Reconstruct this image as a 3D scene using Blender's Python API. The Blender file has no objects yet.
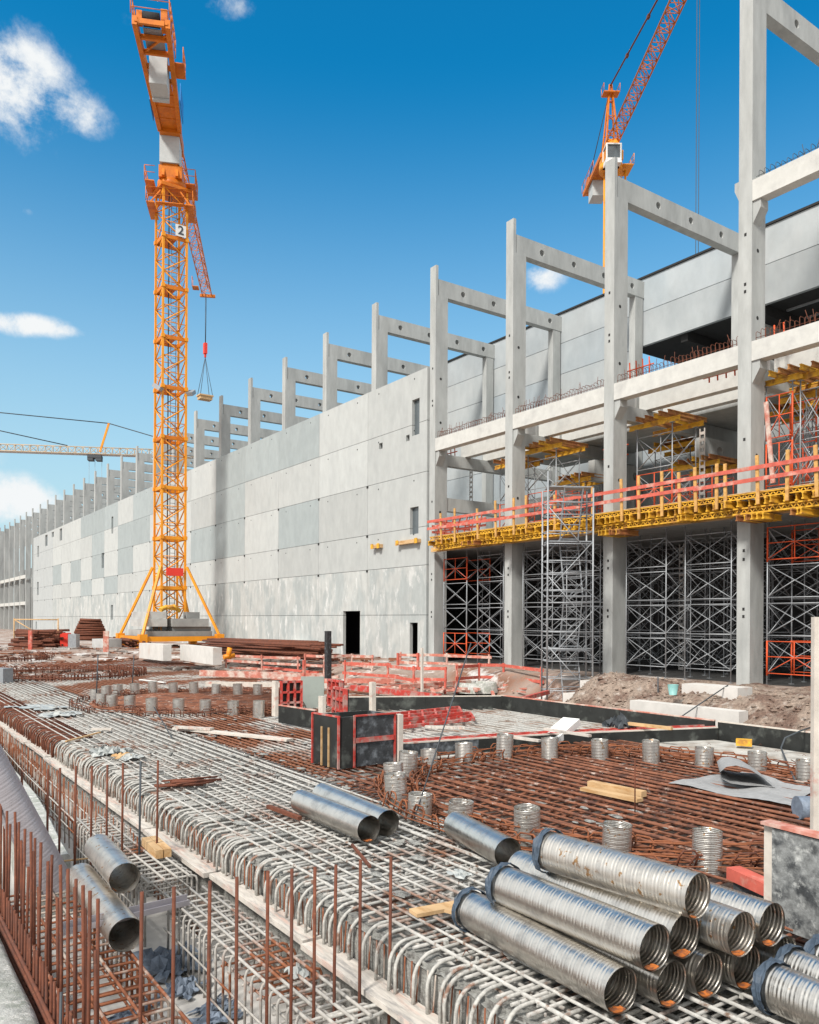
import bpy, math, random
from mathutils import Vector, Matrix, Quaternion
random.seed(7)
R = math.radians
C = bpy.context.scene.collection
SC = bpy.context.scene

# ------------------------------------------------------------------ camera, sky, sun, exposure
CAMZ = 2.8
TH = 34.75
F = 805.0
cam_d = bpy.data.cameras.new('camera'); cam = bpy.data.objects.new('camera', cam_d); C.objects.link(cam)
cam.location = (0, 0, CAMZ)
cam.matrix_world = Matrix.Translation((0, 0, CAMZ)) @ Matrix.Rotation(R(-TH), 4, 'Z') @ Matrix.Rotation(R(90), 4, 'X') @ Matrix.Rotation(R(0.3), 4, 'Z')
cam_d.sensor_width = 36; cam_d.lens = F / 1024 * 36; cam_d.shift_y = 108.5 / 1024
cam_d.clip_start = 0.05; cam_d.clip_end = 3000
SC.camera = cam

SUN = Vector((-0.66, -0.27, 0.70)).normalized()
az = math.atan2(SUN.x, SUN.y)
el = math.asin(SUN.z)
w = bpy.data.worlds.new('World'); SC.world = w; w.use_nodes = True
nt = w.node_tree; nt.nodes.clear()
def wn(t, **k):
    n = nt.nodes.new(t)
    for a, b in k.items(): setattr(n, a, b)
    return n
sky = wn('ShaderNodeTexSky', sky_type='NISHITA', sun_disc=False, sun_elevation=el, sun_rotation=az, air_density=1.0, dust_density=1.2, ozone_density=1.6)
hs = wn('ShaderNodeHueSaturation'); hs.inputs['Saturation'].default_value = 1.35; hs.inputs['Hue'].default_value = 0.49; hs.inputs['Value'].default_value = 1.0
nt.links.new(sky.outputs[0], hs.inputs['Color'])
tc = wn('ShaderNodeTexCoord')
def px_dir(px, py):
    u = px - 409.5; v = py - 620.5; a = R(0.3)
    cu = u*math.cos(a) + v*math.sin(a); cv = -u*math.sin(a) + v*math.cos(a)
    s, c = math.sin(R(TH)), math.cos(R(TH)); t = cu / F
    return Vector((s + c*t, c - s*t, -cv / F))
def m_(op, a, b=None, clamp=False):
    n = wn('ShaderNodeMath', operation=op, use_clamp=clamp)
    for i, q in enumerate((a, b)):
        if q is None: continue
        if isinstance(q, (int, float)): n.inputs[i].default_value = q
        else: nt.links.new(q, n.inputs[i])
    return n.outputs[0]
nz = wn('ShaderNodeTexNoise'); nz.inputs['Scale'].default_value = 9; nz.inputs['Detail'].default_value = 9; nz.inputs['Roughness'].default_value = 0.66; nz.inputs['Distortion'].default_value = 0.25
nt.links.new(tc.outputs['Generated'], nz.inputs['Vector'])
nz2 = wn('ShaderNodeTexNoise'); nz2.inputs['Scale'].default_value = 24; nz2.inputs['Detail'].default_value = 10; nz2.inputs['Roughness'].default_value = 0.68
nt.links.new(tc.outputs['Generated'], nz2.inputs['Vector'])
# each cloud: direction, horizontal size, vertical size (radians), strength
clouds = [((15, 85), .07, .06, 1.05), ((66, 108), .055, .03, .85), ((60, 60), .05, .035, .45), ((28, 325), .06, .015, 1.0), ((62, 330), .03, .010, .85), ((8, 500), .075, .035, 1.0), ((80, 520), .08, .02, .75),
          ((540, 278), .036, .022, .8), ((225, 4), .05, .02, .55), ((130, 305), .035, .012, .48), ((28, 212), .010, .008, .55), ((150, 20), .08, .02, .45), ((-80, 440), .08, .06, 1.0), ((900, 300), .1, .07, 1.0)]
tot = None
for (px, py), sx, sy, st in clouds:
    d = px_dir(px, py).normalized()
    rt = Vector((d.y, -d.x, 0)).normalized(); up = rt.cross(d)
    def dot(vec):
        n = wn('ShaderNodeVectorMath', operation='DOT_PRODUCT'); nt.links.new(tc.outputs['Generated'], n.inputs[0]); n.inputs[1].default_value = vec
        return n.outputs['Value']
    a = m_('POWER', m_('DIVIDE', dot(rt), sx), 2.0); b = m_('POWER', m_('DIVIDE', dot(up), sy), 2.0)
    front = m_('GREATER_THAN', dot(d), 0.5)
    g = m_('MULTIPLY', m_('MULTIPLY', m_('EXPONENT', m_('MULTIPLY', m_('ADD', a, b), -1.0)), st), front)
    tot = g if tot is None else m_('MAXIMUM', tot, g)
nsum = m_('ADD', m_('MULTIPLY', nz.outputs[0], 1.0), m_('MULTIPLY', nz2.outputs[0], 0.75))
cl = m_('MULTIPLY', tot, m_('SUBTRACT', nsum, 0.40))
# clouds added out of view, behind, left and overhead, for neutral fill and reflections
bk = wn('ShaderNodeVectorMath', operation='DOT_PRODUCT'); nt.links.new(tc.outputs['Generated'], bk.inputs[0]); bk.inputs[1].default_value = (-math.sin(R(34.75)), -math.cos(R(34.75)), .25)
bkr = wn('ShaderNodeMapRange', interpolation_type='SMOOTHSTEP'); nt.links.new(bk.outputs['Value'], bkr.inputs[0]); bkr.inputs[1].default_value = -.15; bkr.inputs[2].default_value = .35
_rt = Vector((math.cos(R(34.75)), -math.sin(R(34.75)), 0))
lf = wn('ShaderNodeVectorMath', operation='DOT_PRODUCT'); nt.links.new(tc.outputs['Generated'], lf.inputs[0]); lf.inputs[1].default_value = (-_rt*.85 + Vector((0, 0, .53))).normalized()
lfr = wn('ShaderNodeMapRange', interpolation_type='SMOOTHSTEP'); nt.links.new(lf.outputs['Value'], lfr.inputs[0]); lfr.inputs[1].default_value = .68; lfr.inputs[2].default_value = .82
sz = wn('ShaderNodeSeparateXYZ'); nt.links.new(tc.outputs['Generated'], sz.inputs[0])
zr = wn('ShaderNodeMapRange', interpolation_type='SMOOTHSTEP'); nt.links.new(sz.outputs[2], zr.inputs[0]); zr.inputs[1].default_value = .74; zr.inputs[2].default_value = .88
cover = m_('MAXIMUM', m_('MAXIMUM', bkr.outputs[0], lfr.outputs[0]), zr.outputs[0])
cl = m_('ADD', cl, m_('MULTIPLY', cover, m_('SUBTRACT', m_('MULTIPLY', nsum, 0.9), .08)))
cr = wn('ShaderNodeMapRange', interpolation_type='SMOOTHSTEP'); nt.links.new(cl, cr.inputs[0])
cr.inputs[1].default_value = 0.20; cr.inputs[2].default_value = 0.50
cmul = wn('ShaderNodeMix', data_type='RGBA'); nt.links.new(cr.outputs[0], cmul.inputs['Factor'])
tint = wn('ShaderNodeMix', data_type='RGBA', blend_type='MULTIPLY'); tint.inputs['Factor'].default_value = 1; tint.inputs['B'].default_value = (0.10, 1.04, 1.16, 1)
sepd = wn('ShaderNodeSeparateXYZ'); nt.links.new(tc.outputs['Generated'], sepd.inputs[0])
rampz = wn('ShaderNodeMapRange', interpolation_type='SMOOTHSTEP'); nt.links.new(sepd.outputs[2], rampz.inputs[0]); rampz.inputs[1].default_value = -.02; rampz.inputs[2].default_value = .58; rampz.inputs[3].default_value = .95; rampz.inputs[4].default_value = 0.0
pale = wn('ShaderNodeMix', data_type='RGBA'); nt.links.new(rampz.outputs[0], pale.inputs['Factor']); pale.inputs['B'].default_value = (3.7, 4.7, 5.1, 1)
nt.links.new(hs.outputs[0], tint.inputs['A'])
nt.links.new(tint.outputs['Result'], pale.inputs['A']); nt.links.new(pale.outputs['Result'], cmul.inputs['A']); cmul.inputs['B'].default_value = (5.6, 5.75, 5.8, 1)
bg = wn('ShaderNodeBackground'); bg.inputs['Strength'].default_value = 0.15
nt.links.new(cmul.outputs['Result'], bg.inputs['Color'])
wo = wn('ShaderNodeOutputWorld'); nt.links.new(bg.outputs[0], wo.inputs[0])
sd = bpy.data.lights.new('sun', 'SUN'); sd.energy = 3.9; sd.angle = R(10); sd.color = (1.0, .95, .88)
so = bpy.data.objects.new('sun', sd); C.objects.link(so); so.rotation_euler = (-SUN).to_track_quat('-Z', 'Y').to_euler(); so.location = (0, 0, 60)
SC.view_settings.view_transform = 'Standard'; SC.view_settings.look = 'None'; SC.view_settings.exposure = 0.12; SC.view_settings.gamma = 1
SC.render.engine = 'CYCLES'; SC.cycles.max_bounces = 6; SC.cycles.diffuse_bounces = 2

# ------------------------------------------------------------------ survey: world point from a sight line
S_, C_ = math.sin(R(TH)), math.cos(R(TH))
def D(px, py, d):
    v = px_dir(px, py) * d
    return Vector((v.x, v.y, v.z + CAMZ))
def G(px, py, z=0.0):
    return D(px, py, (z - CAMZ) / px_dir(px, py).z)
def WX(px, py, X):
    return D(px, py, X / px_dir(px, py).x)

# ------------------------------------------------------------------ materials
MATS = {}
def mat(name, base, rough=.8, metal=0, var=.25, scale=3, base2=None, mix=(0.45, 0.6), scale2=1.2, bump=.0, bscale=60, objcol=False, stretch=(1, 1, 1), spec=.4, coat=0, base3=None, mix3=(.55, .65), scale3=5, disp=0.02):
    m = bpy.data.materials.new(name); m.use_nodes = True; t = m.node_tree; N = t.nodes; L = t.links
    b = N['Principled BSDF']; b.inputs['Roughness'].default_value = rough; b.inputs['Metallic'].default_value = metal
    b.inputs['Specular IOR Level'].default_value = spec
    geo = N.new('ShaderNodeNewGeometry'); mp = N.new('ShaderNodeMapping'); mp.inputs['Scale'].default_value = stretch; L.new(geo.outputs['Position'], mp.inputs[0])
    def noise(sc, det=6, ro=.6):
        n = N.new('ShaderNodeTexNoise'); n.inputs['Scale'].default_value = sc; n.inputs['Detail'].default_value = det; n.inputs['Roughness'].default_value = ro; L.new(mp.outputs[0], n.inputs['Vector']); return n.outputs[0]
    def mix_(f, a, bb, bt='MIX'):
        x = N.new('ShaderNodeMix'); x.data_type = 'RGBA'; x.blend_type = bt
        if isinstance(f, float) or isinstance(f, int): x.inputs['Factor'].default_value = f
        else: L.new(f, x.inputs['Factor'])
        for k, q in (('A', a), ('B', bb)):
            if isinstance(q, tuple): x.inputs[k].default_value = q
            else: L.new(q, x.inputs[k])
        return x.outputs['Result']
    def rng(v, a, bb, lo=0, hi=1):
        r = N.new('ShaderNodeMapRange'); L.new(v, r.inputs[0]); r.inputs[1].default_value = a; r.inputs[2].default_value = bb; r.inputs[3].default_value = lo; r.inputs[4].default_value = hi; return r.outputs[0]
    col = tuple(base) + (1,)
    if base2: col = mix_(rng(noise(scale2), *mix), col, tuple(base2) + (1,))
    if base3: col = mix_(rng(noise(scale3, 8, .7), *mix3), col, tuple(base3) + (1,))
    if var:
        v = rng(noise(scale, 8, .65), .25, .75, 1 - var, 1 + var)
        cc = N.new('ShaderNodeCombineColor'); [L.new(v, cc.inputs[i]) for i in range(3)]
        col = mix_(1.0, col, cc.outputs[0], 'MULTIPLY')
    if objcol:
        oi = N.new('ShaderNodeObjectInfo'); col = mix_(1.0, col, oi.outputs['Color'], 'MULTIPLY')
    if isinstance(col, tuple): b.inputs['Base Color'].default_value = col
    else: L.new(col, b.inputs['Base Color'])
    if bump:
        bp = N.new('ShaderNodeBump'); bp.inputs['Strength'].default_value = bump; bp.inputs['Distance'].default_value = disp; L.new(noise(bscale), bp.inputs['Height']); L.new(bp.outputs[0], b.inputs['Normal'])
    MATS[name] = m
    return m
M = {}
M['panel'] = mat('panel_concrete', (.465, .485, .485), .85, var=.08, scale=2.6, base2=(.435, .455, .457), mix=(.45, .6), scale2=1.0, bump=.12, bscale=14, objcol=True, stretch=(1, 1, .5))
M['panel_low'] = mat('washed_panel_concrete', (.48, .495, .49), .85, var=.14, scale=2.6, base2=(.39, .42, .425), mix=(.45, .55), scale2=1.1, bump=.12, bscale=14, objcol=True, stretch=(1, 1, .4), base3=(.60, .61, .61), mix3=(.55, .63), scale3=1.6)
M['column'] = mat('column_concrete', (.415, .43, .42), .85, var=.2, scale=2.4, base2=(.34, .355, .35), mix=(.5, .7), scale2=.8, bump=.12, bscale=22, stretch=(1, 1, .25))
M['beamw'] = mat('ledge_concrete', (.58, .58, .55), .85, var=.12, scale=3, base2=(.50, .50, .48), mix=(.5, .7), scale2=1.2, bump=.12, bscale=30)
M['rearwall'] = mat('rear_panel_concrete', (.44, .46, .46), .85, var=.13, scale=.8, base2=(.36, .39, .40), mix=(.4, .65), scale2=.35, bump=.1, bscale=14, objcol=True, stretch=(1, 1, .6))
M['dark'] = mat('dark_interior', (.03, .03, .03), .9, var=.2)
M['innerconc'] = mat('shade_darkened_concrete', (.05, .05, .05), .9, var=.3, scale=1.5)  # concrete darkened in colour to stand in for the shade inside the hall
M['mottled'] = mat('mottled_grey_face', (.24, .25, .25), .8, var=.5, scale=14, base2=(.06, .065, .07), mix=(.46, .62), scale2=6, base3=(.40, .41, .40), mix3=(.52, .66), scale3=7, bump=.4, bscale=40)
M['crane3'] = mat('faded_tan_paint', (.55, .42, .28), .6, var=.1)
M['glass'] = mat('dark_glazing', (.10, .12, .13), .15, var=.1, spec=.6)
M['blinding'] = mat('blinding_concrete', (.36, .36, .34), .95, var=.35, scale=2.2, base2=(.16, .12, .09), mix=(.50, .62), scale2=.7, bump=.6, bscale=18, base3=(.55, .55, .53), mix3=(.55, .62), scale3=1.4)
M['slab'] = mat('pale_slab_concrete', (.47, .46, .43), .9, var=.3, scale=4, base2=(.30, .26, .22), mix=(.48, .62), scale2=1.3, bump=.4, bscale=20)
M['mortar'] = mat('rough_mortar', (.38, .38, .355), .95, var=.4, scale=14, base2=(.16, .15, .14), mix=(.5, .65), scale2=9, bump=1.0, bscale=55, disp=.04)
M['pitfloor'] = mat('pit_concrete', (.58, .56, .53), .9, var=.15, scale=3, base2=(.42, .41, .39), mix=(.5, .68), scale2=1.5, bump=.25, bscale=25)
M['curb'] = mat('curb_concrete', (.46, .465, .44), .9, var=.3, scale=14, base2=(.32, .34, .30), mix=(.46, .62), scale2=4, bump=.6, bscale=45, base3=(.60, .59, .56), mix3=(.55, .66), scale3=7)
M['earth'] = mat('earth', (.36, .28, .225), .95, var=.5, scale=9, base2=(.20, .13, .10), mix=(.45, .6), scale2=1.6, bump=1.0, bscale=14, base3=(.46, .40, .35), mix3=(.56, .66), scale3=3, disp=.12)
M['ground'] = mat('site_ground', (.33, .26, .22), .95, var=.35, scale=2, base2=(.22, .11, .07), mix=(.48, .58), scale2=.25, bump=.7, bscale=8, base3=(.52, .50, .48), mix3=(.52, .60), scale3=.5, disp=.05)
M['rust'] = mat('rusty_steel', (.165, .055, .03), .85, var=.4, scale=12, base2=(.11, .042, .027), mix=(.48, .60), scale2=6, base3=(.30, .12, .06), mix3=(.60, .70), scale3=20)
M['matrust'] = mat('rusty_mat_bars', (.23, .092, .052), .85, var=.4, scale=9, base2=(.10, .045, .032), mix=(.48, .62), scale2=2.2, base3=(.42, .33, .28), mix3=(.57, .66), scale3=3.5)
M['cage'] = mat('pit_cage_bars', (.42, .40, .37), .85, var=.3, scale=12, base2=(.23, .085, .04), mix=(.55, .62), scale2=1.1)
M['cagerust'] = mat('rust_cage_bars', (.24, .085, .04), .85, var=.35, scale=12, base2=(.42, .36, .31), mix=(.5, .58), scale2=1.8)
M['greybar'] = mat('splattered_bars', (.46, .45, .425), .9, var=.35, scale=16, base2=(.22, .11, .07), mix=(.54, .64), scale2=.7, base3=(.19, .12, .085), mix3=(.56, .64), scale3=6, bump=.3, bscale=90)
M['midbar'] = mat('half_rusty_bars', (.45, .435, .41), .9, var=.35, scale=10, base2=(.22, .09, .05), mix=(.43, .52), scale2=.35, base3=(.18, .09, .06), mix3=(.58, .66), scale3=5)
M['hook'] = mat('splattered_hooks', (.45, .44, .41), .9, var=.4, scale=22, base2=(.25, .15, .11), mix=(.56, .64), scale2=5, bump=.3, bscale=90)
M['galv'] = mat('galvanised_scaffold', (.36, .38, .40), .5, metal=.35, var=.2, scale=8)
M['steelgrey'] = mat('grey_steel', (.32, .34, .36), .55, metal=.3, var=.2, scale=8)
M['orange'] = mat('orange_paint', (.66, .185, .008), .5, var=.2, scale=3, base2=(.48, .115, .010), mix=(.5, .7), scale2=1)
M['yelorange'] = mat('yellow_orange_paint', (.82, .32, .015), .5, var=.15, scale=2, base2=(.68, .22, .012), mix=(.5, .7), scale2=1)
M['yellow'] = mat('yellow_timber', (.72, .40, .035), .65, var=.3, scale=5, base2=(.42, .20, .04), mix=(.5, .62), scale2=3)
M['browntimber'] = mat('weathered_girder', (.42, .20, .06), .75, var=.35, scale=5, base2=(.30, .11, .04), mix=(.45, .6), scale2=3)
M['redframe'] = mat('red_frame_paint', (.70, .10, .03), .55, var=.2, scale=4)
M['postwood'] = mat('yellow_pine', (.62, .36, .12), .75, var=.25, scale=5, base2=(.50, .26, .08), mix=(.5, .65), scale2=6)
M['redwood'] = mat('red_painted_timber', (.56, .12, .085), .75, var=.3, scale=4, base2=(.57, .30, .24), mix=(.52, .64), scale2=2.5)
M['pinkwood'] = mat('faded_red_timber', (.54, .19, .14), .85, var=.35, scale=4, base2=(.55, .44, .38), mix=(.45, .6), scale2=2)
M['redsteel'] = mat('red_formwork_steel', (.50, .055, .042), .6, var=.3, scale=5, base2=(.42, .25, .22), mix=(.48, .62), scale2=4)
M['whitewood'] = mat('cement_stained_timber', (.60, .55, .49), .85, var=.2, scale=5, base2=(.55, .30, .25), mix=(.58, .68), scale2=3)
M['wood'] = mat('pine_timber', (.60, .40, .21), .75, var=.2, scale=6, base2=(.48, .28, .12), mix=(.5, .65), scale2=8, stretch=(1, .3, 1))
M['plank'] = mat('pale_plank', (.56, .52, .47), .9, var=.3, scale=6, base2=(.54, .38, .32), mix=(.52, .66), scale2=2.2, base3=(.36, .34, .32), mix3=(.52, .62), scale3=4, stretch=(4, .6, 1))
M['black'] = mat('black_phenolic_board', (.022, .024, .023), .5, var=.5, scale=3, base2=(.10, .11, .10), mix=(.54, .70), scale2=2.2)
M['blackgrey'] = mat('worn_black_board', (.045, .05, .055), .6, var=.6, scale=9, base2=(.17, .19, .21), mix=(.48, .66), scale2=5, bump=.2, bscale=30)
M['white'] = mat('white_paint', (.78, .78, .76), .6, var=.06)
M['boxblk'] = mat('white_concrete_block', (.62, .60, .57), .85, var=.15, scale=2, base2=(.5, .42, .37), mix=(.55, .7), scale2=1)
M['ballast'] = mat('ballast_concrete', (.34, .345, .34), .9, var=.25, scale=2, base2=(.24, .24, .24), mix=(.5, .65), scale2=1, objcol=True)
M['cw'] = mat('counterweight_concrete', (.50, .53, .53), .85, var=.1, scale=2)
M['blue'] = mat('blue_sign', (.02, .22, .60), .5, var=.05)
M['red'] = mat('bright_red', (.75, .05, .03), .5, var=.1)
M['felt'] = mat('grey_felt', (.33, .335, .34), .95, var=.2, scale=9, bump=.4, bscale=80)
M['plastic'] = mat('blue_grey_film', (.17, .21, .27), .55, var=.4, scale=9, bump=.5, bscale=25)
M['clear'] = mat('milky_film', (.40, .42, .41), .35, var=.25, scale=6, bump=.5, bscale=14)
M['cable'] = mat('steel_cable', (.06, .07, .08), .6, var=.1)
M['teal'] = mat('teal_plastic', (.25, .50, .48), .5, var=.15)
M['blackp'] = mat('black_post', (.03, .03, .032), .6, var=.4, scale=10, base2=(.10, .11, .12), mix=(.55, .65), scale2=8)
def pipe_mat(name, base, rough, rust=0.66, metal=.6):
    m = mat(name, base, rough, metal=metal, var=.12, scale=7, base2=(.46, .27, .13), mix=(rust, rust + .05), scale2=16, base3=(.55, .53, .50), mix3=(.5, .65), scale3=5, spec=.6)
    return m
M['pipe'] = pipe_mat('galvanised_pipe', (.76, .73, .68), .29, .68, 1)
M['pipe_r'] = pipe_mat('rust_spotted_pipe', (.74, .70, .64), .36, .60, .95)
M['sleeve'] = pipe_mat('weathered_sleeve', (.66, .64, .60), .34, .60, .85)
M['wrap'] = mat('dark_blue_wrap_film', (.06, .085, .12), .5, var=.4, scale=12, bump=.4, bscale=30)
M['hoop'] = mat('orange_rust_hoops', (.27, .095, .042), .85, var=.4, scale=10, base2=(.15, .055, .03), mix=(.5, .62), scale2=5)
M['duct'] = mat('purple_grey_duct', (.42, .395, .42), .5, metal=.35, var=.1, scale=6)
M['rustspot'] = mat('rust_puddle', (.50, .15, .03), .8, var=.4, scale=30, base2=(.22, .08, .04), mix=(.45, .6), scale2=25)

# ------------------------------------------------------------------ mesh builder
class MB:
    def __init__(s): s.v = []; s.f = []; s.sm = []
    def quad(s, *p):
        b = len(s.v); s.v += [tuple(q) for q in p]; s.f.append(tuple(range(b, b + len(p)))); s.sm.append(False)
    def box(s, x0, x1, y0, y1, z0, z1):
        b = len(s.v); s.v += [(x, y, z) for z in (z0, z1) for y in (y0, y1) for x in (x0, x1)]
        for q in ((0, 2, 3, 1), (4, 5, 7, 6), (0, 1, 5, 4), (2, 6, 7, 3), (0, 4, 6, 2), (1, 3, 7, 5)):
            s.f.append(tuple(b + i for i in q)); s.sm.append(False)
        return s
    def beam(s, p, q, wd, ht, up=(0, 0, 1)):
        p = Vector(p); q = Vector(q); a = (q - p).normalized(); u = Vector(up)
        if abs(a.dot(u)) > .98: u = Vector((1, 0, 0))
        r = a.cross(u).normalized(); u = r.cross(a).normalized()
        b = len(s.v)
        for e in (p, q):
            for i, j in ((-1, -1), (1, -1), (1, 1), (-1, 1)): s.v.append(tuple(e + r * (i * wd / 2) + u * (j * ht / 2)))
        for k in ((3, 2, 1, 0), (4, 5, 6, 7), (0, 1, 5, 4), (1, 2, 6, 5), (2, 3, 7, 6), (3, 0, 4, 7)):
            s.f.append(tuple(b + i for i in k)); s.sm.append(False)
        return s
    def bar(s, p, q, r, n=6): return s.path([p, q], r, n)
    def path(s, pts, r, n=6, cap=True):
        pts = [Vector(p) for p in pts]; b = len(s.v); m = len(pts)
        ref = None
        for i, p in enumerate(pts):
            a = (pts[min(i + 1, m - 1)] - pts[max(i - 1, 0)]).normalized()
            if ref is None:
                ref = Vector((0, 0, 1)) if abs(a.z) < .9 else Vector((1, 0, 0))
            u = (ref - a * ref.dot(a)).normalized(); ref = u; w_ = a.cross(u)
            for k in range(n):
                t = 2 * math.pi * k / n
                s.v.append(tuple(p + u * (r * math.cos(t)) + w_ * (r * math.sin(t))))
        for i in range(m - 1):
            for k in range(n):
                k2 = (k + 1) % n
                s.f.append((b + i*n + k, b + i*n + k2, b + (i+1)*n + k2, b + (i+1)*n + k)); s.sm.append(True)
        if cap:
            s.f.append(tuple(b + k for k in reversed(range(n)))); s.sm.append(False)
            s.f.append(tuple(b + (m-1)*n + k for k in range(n))); s.sm.append(False)
        return s
    def disc(s, c, ax, r, n=20):
        c = Vector(c); a = Vector(ax).normalized(); u = a.orthogonal().normalized(); w_ = a.cross(u); b = len(s.v)
        for k in range(n):
            t = 2*math.pi*k/n; s.v.append(tuple(c + u*(r*math.cos(t)) + w_*(r*math.sin(t))))
        s.f.append(tuple(range(b, b+n))); s.sm.append(False)
        return s
    def ok(s): return len(s.f) > 0
def wloc(o):
    v = Vector((0, 0, 0))
    while o is not None: v = v + Vector(o.location); o = o.parent
    return v
def build(mb, name, m, parent=None, world=True, label=None, cat=None, group=None, kind=None, color=None):
    """world=True: vertices are world coordinates; the origin goes to the parent (or to the base centre)"""
    if parent is None:
        if world:
            xs = [p[0] for p in mb.v]; ys = [p[1] for p in mb.v]; zs = [p[2] for p in mb.v]
            org = Vector(((min(xs)+max(xs))/2, (min(ys)+max(ys))/2, min(zs)))
        else: org = Vector((0, 0, 0))
    else: org = wloc(parent) if world else Vector((0, 0, 0))
    me = bpy.data.meshes.new(name)
    me.from_pydata([(p[0]-org.x, p[1]-org.y, p[2]-org.z) for p in mb.v], [], mb.f)
    me.polygons.foreach_set('use_smooth', mb.sm); me.materials.append(M[m] if isinstance(m, str) else m); me.update()
    o = bpy.data.objects.new(name, me); C.objects.link(o)
    if parent is None: o.location = org
    else: o.parent = parent
    if color: o.color = tuple(color) + (1,)
    tag(o, label, cat, group, kind)
    return o
def tag(o, label=None, cat=None, group=None, kind=None):
    if label: o['label'] = label
    if cat: o['category'] = cat
    if group: o['group'] = group
    if kind: o['kind'] = kind
    return o
def thing(name, label, cat, loc=(0, 0, 0), group=None, rz=0):
    o = bpy.data.objects.new(name, None); C.objects.link(o); o.location = loc; o.rotation_euler.z = rz; o.empty_display_size = .3
    return tag(o, label, cat, group)
def dup(root, loc, rz=None, label=None, group=None):
    r = root.copy(); C.objects.link(r); r.location = loc
    if rz is not None: r.rotation_euler.z = rz
    if label: r['label'] = label
    if group: r['group'] = group
    def rec(a, b):
        for ch in [o for o in a.children]:
            c = ch.copy(); C.objects.link(c); c.parent = b; rec(ch, c)
    rec(root, r)
    return r
ORD = ['first', 'second', 'third', 'fourth', 'fifth', 'sixth', 'seventh', 'eighth', 'ninth', 'tenth', 'eleventh', 'twelfth', 'thirteenth', 'fourteenth', 'fifteenth', 'sixteenth', 'seventeenth', 'eighteenth', 'nineteenth', 'twentieth']

# ------------------------------------------------------------------ terrain
def smooth(a, b, x):
    t = max(0, min(1, (x - a) / (b - a))); return t*t*(3-2*t)
def hgt(x, y):
    if x < 3.95 and y < 60: return -1.15
    if x < 17.2 and y < 44.5: return -1.0
    h = -.32 + .97*max(smooth(22.0, 23.4, x), smooth(45, 58, y), smooth(17.8, 22.5, x)*smooth(26, 34, y))
    h = min(h, .65)
    return h
def sheet(xs, ys, hf, name, m, kind='structure', jit=0):
    b = MB()
    for y in ys:
        for x in xs: b.v.append((x, y, hf(x, y) + (random.uniform(-jit, jit) if jit else 0)))
    n = len(xs)
    for j in range(len(ys)-1):
        for i in range(n-1):
            b.f.append((j*n+i, j*n+i+1, (j+1)*n+i+1, (j+1)*n+i)); b.sm.append(True)
    return build(b, name, m, kind=kind)
xs = [-1500, -300, -60, -20, -5, 0, 3.9, 3.96] + [4 + i*.75 for i in range(1, 17)] + [17.19, 17.22, 17.9] + [18 + i*.5 for i in range(1, 16)] + [28, 32, 40, 55, 80, 150, 400, 1800]
ys = [-300, -60, -10, 0] + [2 + i*1.0 for i in range(62)] + [66, 70, 80, 95, 120, 160, 220, 400, 900, 2500]
sheet(xs, ys, hgt, 'ground', 'ground')
sheet([3.97 + i*.66 for i in range(21)], [1 + i*1.0 for i in range(46)], lambda x, y: -.62 + (0.02*math.sin(x*2.1+y*1.7)), 'blinding_floor', 'blinding')
b = MB(); b.box(9.6, 17.24, 13.5, 22.0, -.6, -.075); b.box(14.75, 17.24, 1, 13.2, -.6, -.06); build(b, 'slab_bay', 'slab', kind='structure')
M['gapshade'] = mat('gap_shade_dark', (.07, .05, .04), .95, var=.4, scale=4, base2=(.13, .10, .085), mix=(.52, .64), scale2=2, bump=.6, bscale=14)  # dark floor colour stands in for the shade between the rusty mat bars
sheet([6.95 + i*.65 for i in range(13)], [1 + i*1.0 for i in range(13)], lambda x, y: -.57, 'gap_shade_floor', 'gapshade', jit=.01)
sheet([3.94 + i*.1 for i in range(30)], [1 + i*.15 for i in range(290)], lambda x, y: -.10 - .22*smooth(4.1, 4.7, x), 'edge_mortar', 'mortar', jit=.035)
b = MB(); b.box(-3, 3.9, 1, 30, -1.3, -1.14); build(b, 'pit_floor', 'pitfloor', kind='structure')
b = MB(); b.quad(*[(3.88, 1, -1.2), (3.88, 46, -1.2), (3.93, 46, -.06), (3.93, 1, -.06)])
# rough mortar face behind the hooked bars
fb = MB(); ny = 300; nz_ = 5
for j in range(ny+1):
    for i in range(nz_+1):
        y = 1 + 45*j/ny; z = -1.15 + 1.09*i/nz_
        fb.v.append((3.97 + random.uniform(-.025, .02), y, z))
for j in range(ny):
    for i in range(nz_):
        a = j*(nz_+1)+i; fb.f.append((a, a+1, a+nz_+2, a+nz_+1)); fb.sm.append(True)
build(fb, 'slab_edge_wall', 'mortar', kind='structure')

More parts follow.
